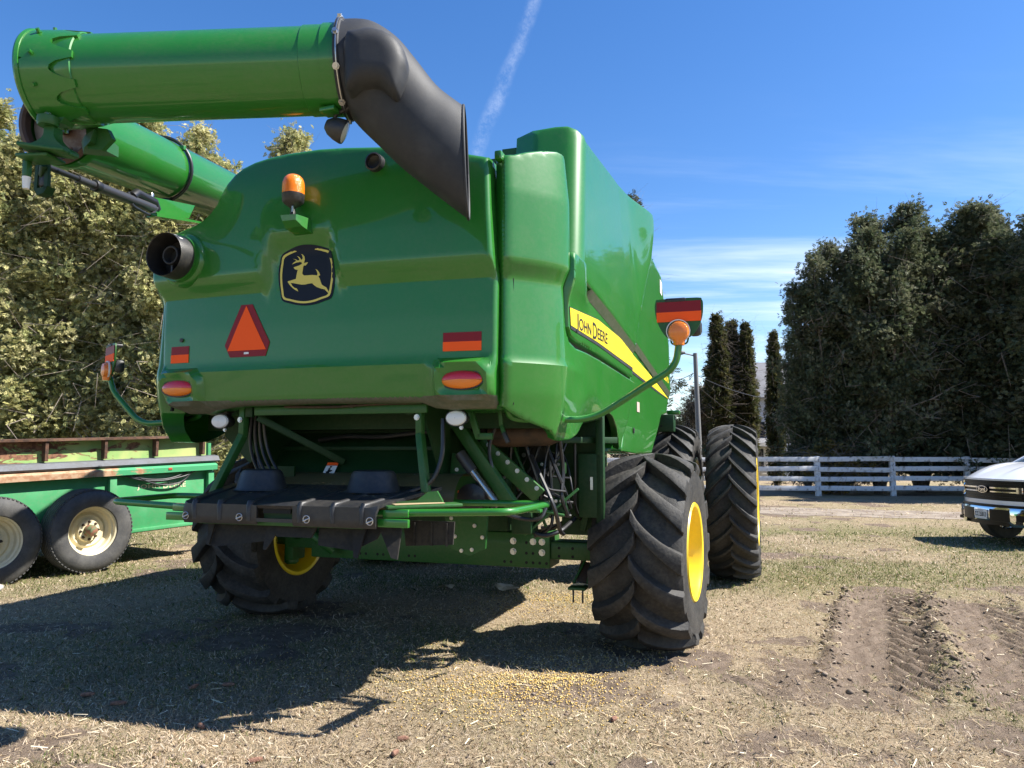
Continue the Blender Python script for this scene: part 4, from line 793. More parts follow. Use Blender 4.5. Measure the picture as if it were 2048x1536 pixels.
def wheel(name, D, W, rim, n, lh, sweep, lw, side, dish, curve=.8, wear=0):
    root = empty(name, (0, 0, 0)); root.parent = combine
    tyre_mesh(D, W, rim, n, lh, sweep, lw, curve, wear=wear).build('tyre', RUB, root, sharp=38)
    h = W / 2; mb = MB(); s = side
    half = [(rim - .055, 0), (rim - .045, .28 * W), (rim - .022, .37 * W), (rim - .016, .44 * W), (rim - .004, .478 * W), (rim + .022, .488 * W), (rim + .032, .470 * W)]
    prof = [(r, -x) for r, x in half[:0:-1]] + half
    mb.lathe(prof, (0, 0, 0), (1, 0, 0), 64)
    mb.lathe([(rim - .05, s * dish * W), (rim - .10, s * (dish * W + .02)), (rim * .55, s * (dish * W + .03)), (.17, s * (dish * W + .0)), (.15, s * (dish * W + .05)), (.10, s * (dish * W + .07)), (.001, s * (dish * W + .075))], (0, 0, 0), (1, 0, 0), 48)
    mb.lathe([(rim - .05, s * (dish * W - .012)), (rim * .5, s * (dish * W + .01)), (.001, s * (dish * W + .0))], (0, 0, 0), (1, 0, 0), 48)
    mb.use(STEEL)
    for i in range(10): a = i * 2 * PI / 10; mb.bolt((s * (dish * W + .012), .215 * math.cos(a), .215 * math.sin(a)), (s, 0, 0), .014, .02)
    mb.build('rim', YEL, root)
    return root
rw = wheel('rear_wheel', 1.64, .74, .375, 14, .098, .46, .112, 1, .05, .72, wear=.004); rw.location = (1.985, 0, .80); rw.rotation_euler = (0, 0, RAD(-4.5))
r2 = wheel('rear_wheel', 1.64, .74, .375, 14, .098, .46, .112, -1, .30, .72, wear=.004); r2.location = (-1.89, .14, .80); r2.rotation_euler = (0, 0, RAD(-4.5))
fw = wheel('front_wheel', 1.99, .60, .535, 25, .074, .33, .056, 1, .22, .85); fw.location = (2.55, 3.75, .975); fw.rotation_euler = (0, 0, RAD(-1.2))
for u in (1.80, -1.80, -2.55):
    c = copy_tree(fw, combine); c.location = (u, 3.75, .975)
mb = MB(); mb.tube([(-2.4, 3.75, .98), (2.4, 3.75, .98)], .16, 16); mb.box((0, 3.6, 1.15), (2.4, .6, .5), bev=.05); CP(mb, 'front_axle', GREEN_D)
# ================================================================== ground
WHEELS = [(1.20, 6.46, .40), (-2.50, 7.65, .40)]
def band(x, y, x0, y0, x1, y1):
    """along 0..1 and signed offset from a line"""
    dx, dy = x1 - x0, y1 - y0; L = math.hypot(dx, dy); dx /= L; dy /= L
    return ((x - x0) * dx + (y - y0) * dy) / L, (x - x0) * dy - (y - y0) * dx, L
RUTS = [(2.50, 5.15, 4.42, 9.05, .36, 1.0), (3.32, 4.75, 5.25, 8.75, .36, .85), (1.35, 5.0, 1.75, 6.0, .36, .35)]
def ground_z(x, y):
    z = .030 * (vnoise(x + 40, y + 11, .55, 3) - .5) + .016 * (vnoise(x + 9, y + 71, 3.1, 2) - .5)
    near = np.clip((16 - y) / 4, 0, 1) * np.clip((x + 12) / 4, 0, 1); z = z * near
    z = z + .020 * near * (vnoise(x + 3, y + 5, 14, 2) - .5)
    for x0, y0, x1, y1, hw, amp in RUTS:
        t, o, L = band(x, y, x0, y0, x1, y1); k = sstep(-.05, .12, t) * (1 - sstep(.85, 1.03, t)) * amp
        o = o + .05 * (vnoise(x, y, 1.7, 2) - .5)
        inn = 1 - sstep(hw * .75, hw * 1.02, np.abs(o)); rim = np.exp(-((np.abs(o) - hw * 1.12) / .075) ** 2)
        bars = np.sin((t * L + np.abs(o) * 1.5 + .05 * vnoise(x, y, 5, 2)) * 2 * PI / .23); bars = np.sign(bars) * np.abs(bars) ** .6
        z = z + k * (inn * (-.035 + .024 * bars + .03 * vnoise(x, y, 9, 3)) + rim * (.015 + .085 * vnoise(x + 50, y, 6.5, 3) ** 1.6))
    return z
def dirt_mask(x, y):
    d = np.zeros_like(x)
    for x0, y0, x1, y1, hw, amp in RUTS:
        t, o, L = band(x, y, x0, y0, x1, y1); d = np.maximum(d, amp * sstep(-.25, .2, t) * (1 - sstep(.75, 1.12, t)) * (1 - sstep(hw * .7, hw * 1.9, np.abs(o))))
    d = d * (.25 + .75 * sstep(.30, .56, vnoise(x, y, 3.1, 4) + .08))
    for cx, cy, r in ((1.75, 5.85, .95), (1.2, 6.3, .9), (-2.0, 6.6, 1.0), (-.6, 4.2, .6), (-1.9, 3.75, .7), (3.2, 4.6, .9), (.55, 3.9, .5)):
        d = np.maximum(d, (1 - sstep(.35, 1, np.hypot(x - cx, y - cy) / r)) * sstep(.40, .60, vnoise(x + 3, y + 8, 2.0, 4)))
    for cx, cy, r in ((2.3, 5.5, 1.1), (2.5, 6.6, .9), (1.7, 7.2, .8), (-2.4, 3.7, .9), (1.6, 4.1, .8), (3.9, 5.0, .9), (5.2, 7.6, 1.2), (2.9, 3.8, .7), (-1.2, 6.9, .8)):
        d = np.maximum(d, .85 * (1 - sstep(.3, 1, np.hypot(x - cx, y - cy) / r)) * sstep(.42, .62, vnoise(x + 31, y + 18, 2.6, 4)))
    d = np.maximum(d, .75 * sstep(.60, .72, vnoise(x + 23, y + 81, 1.1, 4)))
    return np.clip(d, 0, 1)
def green_mask(x, y):
    g = sstep(.55, .75, vnoise(x + 13, y + 31, .8, 4)) * .45
    g = np.maximum(g, sstep(8.0, 10.0, y) * sstep(.2, .55, vnoise(x + 5, y + 3, .6, 3)) * .7 * (1 - sstep(15, 18, y)))
    g = np.maximum(g, (1 - sstep(.2, 1.0, np.hypot((x + 2.6) / 2.8, (y - 6.2) / 2.0))) * .35)  # green tint of the machine's shadow, painted into the lawn on the left
    return g
def axis_pts(lo, a, b, hi, step, grow=1.09):
    mid = list(np.arange(a, b + 1e-6, step)); s = step; p = mid[-1]
    while p < hi: s *= grow; p += s; mid.append(p)
    s = step; p = mid[0]; pre = []
    while p > lo: s *= grow; p -= s; pre.append(p)
    return np.array(pre[::-1] + mid)
gx = axis_pts(-900, -4.5, 6.2, 900, .026); gy = axis_pts(-400, 3.5, 9.6, 1500, .026, 1.06)
GX, GY = np.meshgrid(gx, gy); GZ = ground_z(GX.ravel(), GY.ravel())
nx_, ny_ = len(gx), len(gy); ii = (np.arange(ny_ - 1)[:, None] * nx_ + np.arange(nx_ - 1)[None]).ravel()
GF = np.column_stack([ii, ii + 1, ii + nx_ + 1, ii + nx_])
DM = dirt_mask(GX.ravel(), GY.ravel()); GM = green_mask(GX.ravel(), GY.ravel())
m = bpy.data.materials.new('lawn_soil'); m.use_nodes = True; k = NT(m.node_tree); b = k.n['Principled BSDF']; co = k.new('ShaderNodeTexCoord').outputs['Object']
da = k.new('ShaderNodeAttribute', attribute_name='dirt').outputs['Fac']; ga = k.new('ShaderNodeAttribute', attribute_name='green').outputs['Fac']
f1 = k.noise(co, 55, 4, .7); f2 = k.noise(co, 8, 5, .65); f3 = k.noise(co, 160, 3, .7); f4 = k.noise(co, .35, 4, .6)
straw = k.mix(k.ramp(f1, .36, .64), (.19, .143, .095), (.43, .34, .23)); straw = k.mix(k.ramp(f2, .35, .7), straw, (.27, .215, .14))
straw = k.mix(k.math('MULTIPLY', k.ramp(f4, .45, .62), .45), straw, (.20, .18, .085))
grn = k.mix(k.ramp(f1, .35, .65), (.055, .068, .025), (.25, .225, .11)); straw = k.mix(ga, straw, grn)
soil = k.mix(k.ramp(f2, .3, .7), (.115, .084, .062), (.205, .157, .118)); soil = k.mix(k.ramp(f3, .48, .78), soil, (.29, .23, .175))
edge = k.ramp(k.math('ADD', da, k.math('MULTIPLY', k.math('SUBTRACT', f1, .5), .5)), .3, .62)
k.set(b.inputs['Base Color'], k.mix(edge, straw, soil)); b.inputs['Roughness'].default_value = .95; b.inputs['Specular IOR Level'].default_value = .1
bp = k.new('ShaderNodeBump'); bp.inputs['Strength'].default_value = .9; bp.inputs['Distance'].default_value = .02
k.l.new(k.math('ADD', f1, k.math('MULTIPLY', f3, .5)), bp.inputs['Height']); k.l.new(bp.outputs[0], b.inputs['Normal'])
tag(big_mesh('ground', np.column_stack([GX.ravel(), GY.ravel(), GZ]), GF, m, smooth=True, attrs={'dirt': DM, 'green': GM}), kind='structure')
# worn dirt track that runs past the fence to the pickup
TRK = mat('track_dirt', (.19, .155, .125), .95, spec=.1, vary=((.30, .255, .205), 2.2, .4, .62), bump=.8, bscale=30)
n = 90; tt = np.linspace(0, 1, n); cx = -6 + 34 * tt; cy = 23.2 - 6.0 * tt - 3.2 * tt * tt + .5 * np.sin(tt * 9); w = .9 + .5 * vnoise(cx, cx * 0, .8, 3)
L = []
for j, o in enumerate(np.linspace(-1, 1, 9)):
    e = o * w * (1 + .25 * (vnoise(cx * 2 + j * 7, cy, 1.3, 3) - .5) * (abs(o) > .8)); L.append(np.column_stack([cx + e * .3, cy + e, np.full(n, .006)]))
V = np.array(L).reshape(-1, 3); V[:, 2] += .0 + np.maximum(0, ground_z(V[:, 0], V[:, 1])); F = [(j * n + i, j * n + i + 1, (j + 1) * n + i + 1, (j + 1) * n + i) for j in range(8) for i in range(n - 1)]
tag(big_mesh('dirt_track', V, F, TRK), kind='structure')

# ---- dry grass, straw, kernels, clods: nobody could count them
def attr_mat(name, rough=.8, transl=0.0, spec=.15):
    m = bpy.data.materials.new(name); m.use_nodes = True; k = NT(m.node_tree); b = k.n['Principled BSDF']
    c = k.new('ShaderNodeAttribute', attribute_name='tint').outputs['Color']
    k.l.new(c, b.inputs['Base Color']); b.inputs['Roughness'].default_value = rough; b.inputs['Specular IOR Level'].default_value = spec
    if transl:
        t = k.new('ShaderNodeBsdfTranslucent'); k.l.new(c, t.inputs['Color']); mx = k.new('ShaderNodeMixShader'); mx.inputs[0].default_value = transl
        k.l.new(b.outputs[0], mx.inputs[1]); k.l.new(t.outputs[0], mx.inputs[2]); k.l.new(mx.outputs[0], k.n['Material Output'].inputs[0])
    return m
def palette(cols, idx): return np.array(cols)[idx]
def scatter(n, y0, y1, pw=1.0, half=.74):
    u = rng.random(n); y = 1 / (1 / y0 + u * (1 / y1 - 1 / y0)) if pw == 1 else y0 + (y1 - y0) * u ** pw
    return (rng.random(n) * 2 - 1) * (half * y + .3), y
def blades(n, y0, y1, tall, name, thin):
    x, y = scatter(n, y0, y1); d = dirt_mask(x, y); g = green_mask(x, y)
    cl = vnoise(x + 7, y + 2, 9, 2)
    keep = (rng.random(n) > d * .93) & (rng.random(n) < .35 + .9 * cl); x, y, g = x[keep], y[keep], g[keep]; n = len(x)
    isg = rng.random(n) < g * .55 + .02
    L = (tall * (.35 + rng.random(n) ** 2 * 1.3)) * (1 + .05 * (y - 4)); az = rng.random(n) * 2 * PI; el = np.where(isg, RAD(35) + rng.random(n) * RAD(45), RAD(4) + rng.random(n) ** 2 * RAD(55))
    wd = thin * (.6 + .8 * rng.random(n)) * np.maximum(1, y / 5)
    dx, dy, dz = np.cos(az) * np.cos(el), np.sin(az) * np.cos(el), np.sin(el); bx, by = -np.sin(az), np.cos(az)
    z = ground_z(x, y) - .004; P = np.column_stack([x, y, z]); D = np.column_stack([dx, dy, dz]); B = np.column_stack([bx, by, np.zeros(n)])
    B = B + .5 * rng.standard_normal((n, 3)) * np.array((.2, .2, 1)); Lc = L[:, None]; wc = wd[:, None]
    mid = P + D * Lc * .55 + np.array((0, 0, 1)) * Lc * .05; tip = P + D * Lc - np.array((0, 0, .10)) * Lc + .15 * Lc * rng.standard_normal((n, 3)) * np.array((1, 1, .1))
    V = np.stack([P - B * wc, P + B * wc, mid + B * wc * .8, tip, mid - B * wc * .8], 1).reshape(-1, 3)
    i = np.arange(n)[:, None] * 5; F = np.hstack([i, i + 1, i + 2, i + 3, i + 4])
    dry = palette([(.53, .415, .285), (.62, .505, .365), (.44, .335, .22), (.34, .25, .165), (.68, .575, .445), (.46, .37, .23)], rng.integers(0, 6, n)); gr = palette([(.10, .14, .035), (.14, .17, .05), (.19, .20, .07)], rng.integers(0, 3, n))
    c = np.where(isg[:, None], gr, dry) * (.72 + .42 * rng.random((n, 1))) * (.70 + .62 * vnoise(x + 61, y + 7, 1.5, 4))[:, None]
    return tag(big_mesh(name, V, F, attr_mat(name, .85, .35), attrs={'tint': np.repeat(c, 5, 0)}), kind='stuff')
blades(NGRASS, 3.55, 15, .034, 'dry_grass', .0017)
blades(90000, 9, 24, .030, 'distant_grass', .0022)
x, y = scatter(1300, 3.6, 11); L = .03 + .10 * rng.random(1300) ** 3; az = rng.random(1300) * 2 * PI; z = ground_z(x, y) + .012 + .01 * rng.random(1300); w = .0024
dv = np.column_stack([np.cos(az), np.sin(az), .12 * rng.standard_normal(1300)]) * L[:, None] / 2; bv_ = np.column_stack([-np.sin(az), np.cos(az), .4 * rng.standard_normal(1300)]) * w; P = np.column_stack([x, y, z])
V = np.stack([P - dv - bv_, P - dv + bv_, P + dv + bv_, P + dv - bv_], 1).reshape(-1, 3); F = np.arange(1300 * 4).reshape(-1, 4)
tag(big_mesh('loose_straw', V, F, attr_mat('loose_straw'), attrs={'tint': np.repeat(palette([(.55, .46, .30), (.66, .58, .42), (.40, .31, .19)], rng.integers(0, 3, 1300)), 4, 0)}), kind='stuff')
OCT = np.array([(1, 0, 0), (.3, .95, 0), (-.8, .6, 0), (-.8, -.6, 0), (.3, -.95, 0), (0, 0, .8), (0, 0, -.8)]); OF = [(0, 1, 5), (1, 2, 5), (2, 3, 5), (3, 4, 5), (4, 0, 5), (1, 0, 6), (2, 1, 6), (3, 2, 6), (4, 3, 6), (0, 4, 6)]
def lumps(x, y, s, cols, name, rough=.9, lift=.3, jag=.0, sm=True):
    n = len(x); a = rng.random(n) * 6.283; ca, sa = np.cos(a), np.sin(a); T = np.tile(OCT, (n, 1, 1)) * (1 + jag * rng.standard_normal((n, 7, 1)))
    X = (T[..., 0] * ca[:, None] - T[..., 1] * sa[:, None]) * s[:, None] + x[:, None]; Y = (T[..., 0] * sa[:, None] + T[..., 1] * ca[:, None]) * s[:, None] + y[:, None]; Z = T[..., 2] * s[:, None] * .75 + (ground_z(x, y) + s * lift)[:, None]
    F = (np.array(OF)[None] + (np.arange(n) * 7)[:, None, None]).reshape(-1, 3)
    return tag(big_mesh(name, np.stack([X, Y, Z], -1).reshape(-1, 3), F, attr_mat(name, rough), smooth=sm, attrs={'tint': np.repeat(palette(cols, rng.integers(0, len(cols), n)), 7, 0)}), kind='stuff')
K = []
for cx, cy, rx, ry, n in ((.02, 5.38, .72, .36, 1300), (.30, 5.55, .35, .16, 500), (.05, 5.0, .8, .4, 700), (.75, 8.5, .9, .35, 1300), (.2, 7.9, .8, .4, 500), (-.2, 6.4, 1.3, .6, 500), (-1.3, 5.6, 1.2, .6, 500), (.6, 6.0, .7, .4, 350)):
    K.append(np.column_stack([cx + rx * .6 * rng.standard_normal(n), cy + ry * .6 * rng.standard_normal(n)]))
K = np.vstack(K); lumps(K[:, 0], K[:, 1], .0055 + .002 * rng.random(len(K)), [(.62, .42, .12), (.68, .50, .20), (.54, .35, .09), (.72, .57, .29)], 'corn_kernels', .6, .95)
Cx, Cy, Cs = [], [], []
for x0, y0, x1, y1, hw, amp in RUTS[:2]:
    n = 800; t = rng.random(n); o = np.where(rng.random(n) < .5, -1, 1) * hw * (1.1 + .28 * rng.standard_normal(n)); L = math.hypot(x1 - x0, y1 - y0); dx, dy = (x1 - x0) / L, (y1 - y0) / L
    Cx.append(x0 + dx * t * L + dy * o); Cy.append(y0 + dy * t * L - dx * o); Cs.append(.004 + .028 * rng.random(n) ** 4)
n = 2200; x, y = scatter(n, 3.6, 10); Cx.append(x); Cy.append(y); Cs.append(.004 + .016 * rng.random(n) ** 4)
lumps(np.concatenate(Cx), np.concatenate(Cy), np.concatenate(Cs), [(.145, .11, .082), (.19, .147, .11), (.115, .086, .064), (.24, .19, .145)], 'soil_clods', .95, .25, .28, False)
# things one could pick up
COB = mat('corn_cob', (.15, .070, .045), .85, vary=((.26, .14, .09), 60, .4, .6), bump=.6, bscale=220)
def lying(name, x, y, rz, label, cat, prof, m, group=None, lift=None, parts=None):
    e = MB(); e.lathe(prof, (0, 0, 0), (1, 0, 0), 14); o = e.build(name, m); r = max(p[0] for p in prof); o.location = (x, y, float(ground_z(np.array([x]), np.array([y]))[0]) + r * .75 + .006); o.rotation_euler = (random.uniform(0, 6), 0, rz); return tag(o, label, cat, group)
def cobp(l, r): return [(.001, -l / 2), (r * .75, -l / 2 + .004), (r, -l * .2), (r * .95, l * .2), (r * .6, l / 2 - .004), (.001, l / 2)]
for x, y, rz, l, lab in ((-2.84, 5.18, .3, .09, 'red-brown corn cob half in sun at the edge of the big shadow, left of frame'), (-2.20, 5.35, 1.2, .08, 'red-brown bare corn cob lying alone deep inside the large shadow on the left'), (-1.98, 5.40, .1, .085, 'bare corn cob in the shadow right beside another cob'), (-2.55, 5.02, .2, .10, 'pinkish corn cob lying flat just below the shadow edge on the left'), (-1.85, 4.62, 2.4, .07, 'broken dark corn cob in sunny dry grass at lower left'), (-1.35, 4.1, .5, .08, 'pale reddish corn cob near the bottom edge of the photo'), (-.62, 4.42, .3, .07, 'hollow brown corn cob stub in sunny grass below the machine shadow'), (-.63, 4.2, 1.2, .06, 'small dark corn cob piece right of the guard shadow'), (.62, 4.72, .9, .06, 'small reddish corn cob bit in the sunny grass below the yellow kernels')):
    lying('corn_cob', x, y, rz, lab, 'corn cob', cobp(l, .015), COB, 'corn cobs on the ground')
HUSK = mat('corn_husk', (.55, .46, .32), .8, vary=((.42, .33, .2), 12, .4, .6))
def husk(x, y, rz, s, label):
    e = MB()
    for i in range(7):
        a = rng.normal(0, .5); c = []
        for t in np.linspace(0, 1, 6): wv = .035 * s * math.sin(PI * min(1, .15 + t * .85)) + .003; c.append((t * .2 * s * math.cos(a), t * .2 * s * math.sin(a), .02 * s + .05 * s * t * (1 - t) * (1 + i * .4), wv, a))
        L = [(p[0] - p[3] * math.sin(p[4]), p[1] + p[3] * math.cos(p[4]), p[2] + .01) for p in c]; Rr = [(p[0] + p[3] * math.sin(p[4]), p[1] - p[3] * math.cos(p[4]), p[2]) for p in c]
        e.add(L + Rr, [(k, k + 1, k + 7, k + 6) for k in range(5)])
    o = e.build('corn_husk', HUSK); o.location = (x, y, float(ground_z(np.array([x]), np.array([y]))[0]) + .005); o.rotation_euler = (0, 0, rz); tag(o, label, 'corn husk', 'corn husks under the machine')
husk(-.12, 8.75, 1.0, 1.3, 'pale curled corn husk in the shade under the machine, larger of two'); husk(-.72, 8.95, 2.4, .8, 'small whitish corn husk lying in deep shade under the machine')
e = MB(); bm = bmesh.new(); bmesh.ops.create_icosphere(bm, subdivisions=3, radius=.12)
for v in bm.verts: v.co *= 1 + .18 * (float(vnoise(v.co.x * 9 + 3, v.co.y * 9 + v.co.z * 7, 1, 2)) - .5) * 2; v.co.z *= .5
bm.verts.index_update(); e.add([v.co[:] for v in bm.verts], [[q.index for q in f.verts] for f in bm.faces]); bm.free()
o = e.build('stone', mat('pale_stone', (.30, .275, .245), .9, vary=((.42, .39, .35), 8, .4, .6), bump=.5)); o.location = (-6.02, 8.85, .04); tag(o, 'pale flat stone beside the old trailer wheel at the left edge', 'stone')
# ================================================================== old tandem trailer
TGRN = mat('faded_green_paint', (.036, .25, .088), .5, vary=((.055, .30, .12), 2.5, .4, .65), coat=.1, dust=.2)
RUST = mat('rust', (.055, .030, .020), .85, vary=((.12, .058, .032), 14, .38, .62), bump=.5)
RG = bpy.data.materials.new('rusted_green_paint'); RG.use_nodes = True; k = NT(RG.node_tree); b = k.n['Principled BSDF']; co = k.new('ShaderNodeTexCoord').outputs['Object']; sx = k.new('ShaderNodeSeparateXYZ'); k.l.new(co, sx.inputs[0])
st = k.mapping(co, (1, 1, 2.6)); ns = k.noise(st, 3.2, 7, .68, .6); lf = k.math('MULTIPLY', k.math('SUBTRACT', -.25, sx.outputs[0]), .085)
c = k.mix(k.ramp(k.noise(co, 1.6, 4), .4, .62), (.22, .36, .11), (.38, .42, .15)); c = k.mix(k.ramp(k.math('ADD', ns, lf), .50, .56), c, k.mix(k.ramp(k.noise(co, 22, 4), .35, .65), (.10, .038, .020), (.24, .115, .06)))
k.set(b.inputs['Base Color'], c); b.inputs['Roughness'].default_value = .75
LEDGE = bpy.data.materials.new('rusted_ledge_paint'); LEDGE.use_nodes = True; k = NT(LEDGE.node_tree); b = k.n['Principled BSDF']; co = k.new('ShaderNodeTexCoord').outputs['Object']; sx = k.new('ShaderNodeSeparateXYZ'); k.l.new(co, sx.inputs[0])
k.set(b.inputs['Base Color'], k.mix(k.ramp(k.math('ADD', k.noise(k.mapping(co, (1, 1, 3)), 4, 6, .65), k.math('MULTIPLY', k.math('SUBTRACT', .55, sx.outputs[0]), .22)), .5, .6), (.045, .29, .12), k.mix(k.ramp(k.noise(co, 15, 4), .4, .6), (.33, .17, .09), (.42, .28, .17)))); b.inputs['Roughness'].default_value = .7
CREAM = mat('cream_rim_paint', (.66, .58, .38), .5, dust=.2)
OLDT = mat('old_tyre_rubber', (.040, .040, .041), .75, vary=((.075, .074, .072), 5, .4, .7), bump=.3, bscale=50, dust=.3, dustcol=(.15, .14, .12))
trailer = empty('farm_trailer', (-5.469, 10.321, .01), 0); trailer.rotation_euler = (0, -RAD(1.9), RAD(57))
tag(trailer, 'old green tandem-axle farm trailer with rusty sideboards and cream wheel rims', 'trailer')
def TP(mb, name, m=None, parent=None, **kw): return mb.build(name, m, parent or trailer, **kw)
X0, X1 = -4.2, 1.86; YP = .34
mb = MB(); mb.box(((X0 + X1) / 2, YP + .02, .855), (X1 - X0, .04, .83), bev=.004); side = TP(mb, 'side_panel', TGRN)
mb = MB()
for x in (-3.4, -1.9, .22, 1.78): mb.box((x, YP - .035, .90), (.10, .07, .68), bev=.006)
mb.box(((X0 + X1) / 2, YP - .02, .45), (X1 - X0, .05, .05), bev=.004); TP(mb, 'side_post', TGRN)
mb = MB(); mb.loft([np.array([(x, YP + .03, 1.27), (x, YP - .11, 1.258), (x, YP - .115, 1.33), (x, YP - .10, 1.345), (x, YP + .03, 1.395)]) for x in np.linspace(X0, X1, 30)]); TP(mb, 'ledge', LEDGE)
mb = MB(); mb.loft([np.array([(x, YP + .05, 1.39), (x, YP - .07, 1.375), (x, YP - .09, 1.40), (x, YP - .05, 1.47), (x, YP + .05, 1.485)]) for x in (X0, -1, X1 - .1, X1 + .06)]); TP(mb, 'rubber_apron', mat('grey_rubber_belt', (.065, .075, .095), .6, dust=.3))
mb = MB(); mb.box(((X0 + X1) / 2 - .05, YP + .06, 1.63), (X1 - X0 - .1, .03, .30)); sb = TP(mb, 'sideboard', RG)
for x in (-3.6, -2.2, -1.42, -.66, .12, .88, 1.66):
    mb = MB(); mb.add([(x - .02, YP + .045, 1.50), (x + .02, YP + .045, 1.50), (x + .02, YP + .045, 1.77), (x - .02, YP + .045, 1.77), (x - .02, YP - .04, 1.50), (x + .02, YP - .04, 1.50), (x + .02, YP - .06, 1.77), (x - .02, YP - .06, 1.77)], [(4, 5, 6, 7), (0, 4, 7, 3), (1, 2, 6, 5), (0, 1, 5, 4), (3, 7, 6, 2)]); TP(mb, 'rib', RUST, sb)
xs = np.linspace(X0, X1 - .1, 80); mb = MB(); mb.loft([np.array([(x, YP + .09, 1.775), (x, YP - .08 + .012 * math.sin(x * 5) * vnoise(x, 0, 2), 1.77 - .012 * vnoise(x, 1, 3)), (x, YP - .08, 1.79 + .008 * float(vnoise(x, 3, 4))), (x, YP + .09, 1.80)]) for x in xs]); TP(mb, 'top_flange', RUST, sb)
mb = MB(); mb.box((X1 - .03, YP + 1.1, 1.05), (.05, 2.1, 1.25)); mb.box(((X0 + X1) / 2, YP + 2.15, 1.1), (X1 - X0, .05, 1.35)); mb.box(((X0 + X1) / 2, YP + 1.1, .55), (X1 - X0, 2.1, .08)); TP(mb, 'trailer_bed', TGRN)
mb = MB(); mb.box((-.9, YP + .2, .46), (6.2, .10, .14), bev=.008); mb.box((-.9, YP + 1.7, .46), (6.2, .1, .14)); mb.tube([(-.19, .1, .55), (-.19, 2.4, .55)], .05, 12); mb.tube([(-1.37, .1, .55), (-1.37, 2.4, .55)], .05, 12); mb.bar((-1.7, YP + .15, .62), (.2, YP + .15, .62), .08, .10); TP(mb, 'chassis', RUST)
CRM = mat('cream_lettering', (.62, .58, .38), .6)
for w_, a, b_ in (('JOHN', .60, .96), ('DEERE', 1.01, 1.38)):
    x_, f_ = text_geo(w_, 1, 1.12, .018); lo, hi = x_.min(0), x_.max(0); mb = MB(); mb.add([(a + (p[0] - lo[0]) / (hi[0] - lo[0]) * (b_ - a), YP - .003, 1.02 + (p[1] - lo[1]) / (hi[1] - lo[1]) * .08) for p in x_], f_); TP(mb, 'lettering', CRM, side, sharp=None)
mb = MB()
for a in ([(.35, .27, 1.26), (.6, .28, 1.17), (.95, .28, 1.13), (1.35, .28, 1.19), (1.5, .27, 1.26)], [(.5, .27, 1.26), (.75, .28, 1.12), (1.05, .28, 1.06), (1.3, .28, 1.10), (1.45, .27, 1.26)], [(.3, .27, 1.26), (.8, .28, 1.16), (1.1, .28, 1.16), (1.4, .27, 1.26)]): mb.pipe(a, .013, .3, 8, 8)
TP(mb, 'hose_bundle', ROPE)
mb = MB(); mb.box((1.05, YP - .115, 1.31), (.06, .01, .035), bev=.003); TP(mb, 'side_marker', mat('faded_red_reflector', (.35, .06, .03), .5))
def trailer_wheel(x):
    r = empty('trailer_wheel', (x, 0, .555), parent=trailer); W_ = .34; R0 = .555; ri = .33
    mb = MB(); prof = [(ri - .02, .04), (ri + .0, .0), (ri + .06, -.02), (ri + .13, -.018), (R0 - .035, .015), (R0 - .006, .05)]
    for yy in np.linspace(.07, W_ - .07, 5): prof += [(R0, yy - .02), (R0, yy + .014), (R0 - .012, yy + .018), (R0 - .012, yy + .024)]
    prof += [(R0 - .006, W_ - .05), (R0 - .035, W_ - .015), (ri + .1, W_ + .02), (ri, W_)]
    mb.lathe(prof, (0, 0, 0), (0, 1, 0), 72)
    for i in range(64): a = i * 2 * PI / 64; mb.box((( R0 - .012) * math.cos(a), .036, (R0 - .012) * math.sin(a)), (.03, .03, .012), Matrix.Rotation(-a + PI / 2, 3, 'Y'))
    for i in range(len(mb.v)): mb.v[i][:, 2] = np.maximum(mb.v[i][:, 2], -.54)
    mb.build('tyre', OLDT, r)
    mb = MB(); mb.lathe([(ri + .002, .03), (ri + .012, .018), (ri, .012), (ri - .025, .03), (ri - .03, .07), (ri - .05, .085), (ri - .055, .15), (ri - .09, .175), (ri * .62, .15), (ri * .55, .16), (.15, .165), (.14, .12), (.09, .115), (.001, .115)], (0, 0, 0), (0, 1, 0), 64)
    mb.build('rim', CREAM, r)
    mb = MB(); mb.lathe([(.08, .13), (.075, .05), (.055, .02), (.05, -.01), (.03, -.02), (.001, -.02)], (0, 0, 0), (0, 1, 0), 20); mb.use(BROWN)
    for i in range(8): a = i * 2 * PI / 8; mb.bolt((.115 * math.cos(a), .118, .115 * math.sin(a)), (0, -1, 0), .013, .03)
    mb.build('hub', mat('rusty_green_hub', (.10, .13, .06), .7, vary=((.22, .09, .05), 18, .42, .58)), r)
    return r
tw = trailer_wheel(-.19)
for x, y in ((-1.37, 0),): c = copy_tree(tw, trailer); c.location = (x, y, .555)
for x in (-.19, -1.37): c = copy_tree(tw, trailer); c.location = (x, 2.5, .555); c.rotation_euler = (0, 0, PI)

# ================================================================== white pickup
TW = mat('white_car_paint', (.74, .76, .79), .28, coat=.9); GLS = mat('car_glass', (.02, .028, .03), .03, coat=.6); HL = mat('headlamp_glass', (.06, .065, .075), .06, coat=.8); TBLK = mat('grille_black', (.004, .004, .005), .35, spec=.3)
truck = empty('pickup_truck', (8.27, 13.25, 0), RAD(184)); truck.scale = (1, 1, 1.05); tag(truck, 'white pickup truck with black grille and chrome bumper at the right edge', 'pickup truck')
def KP(mb, name, m=None, parent=None, **kw): return mb.build(name, m, parent or truck, **kw)
def nose(y): return -.34 * (abs(y) / 1.0) ** 2.3
def strip(y0, y1, z0, z1, out=0, n=24, thick=.05, ztop=None):
    """a band across the bowed front"""
    r = []
    for y in np.linspace(y0, y1, n): x = nose(y) + out; r.append(np.array([(x, y, z0), (x + .0, y, z1), (x - thick, y, z1), (x - thick, y, z0)]))
    return r
mb = MB(); ys = np.linspace(-.98, .98, 31); rings = []
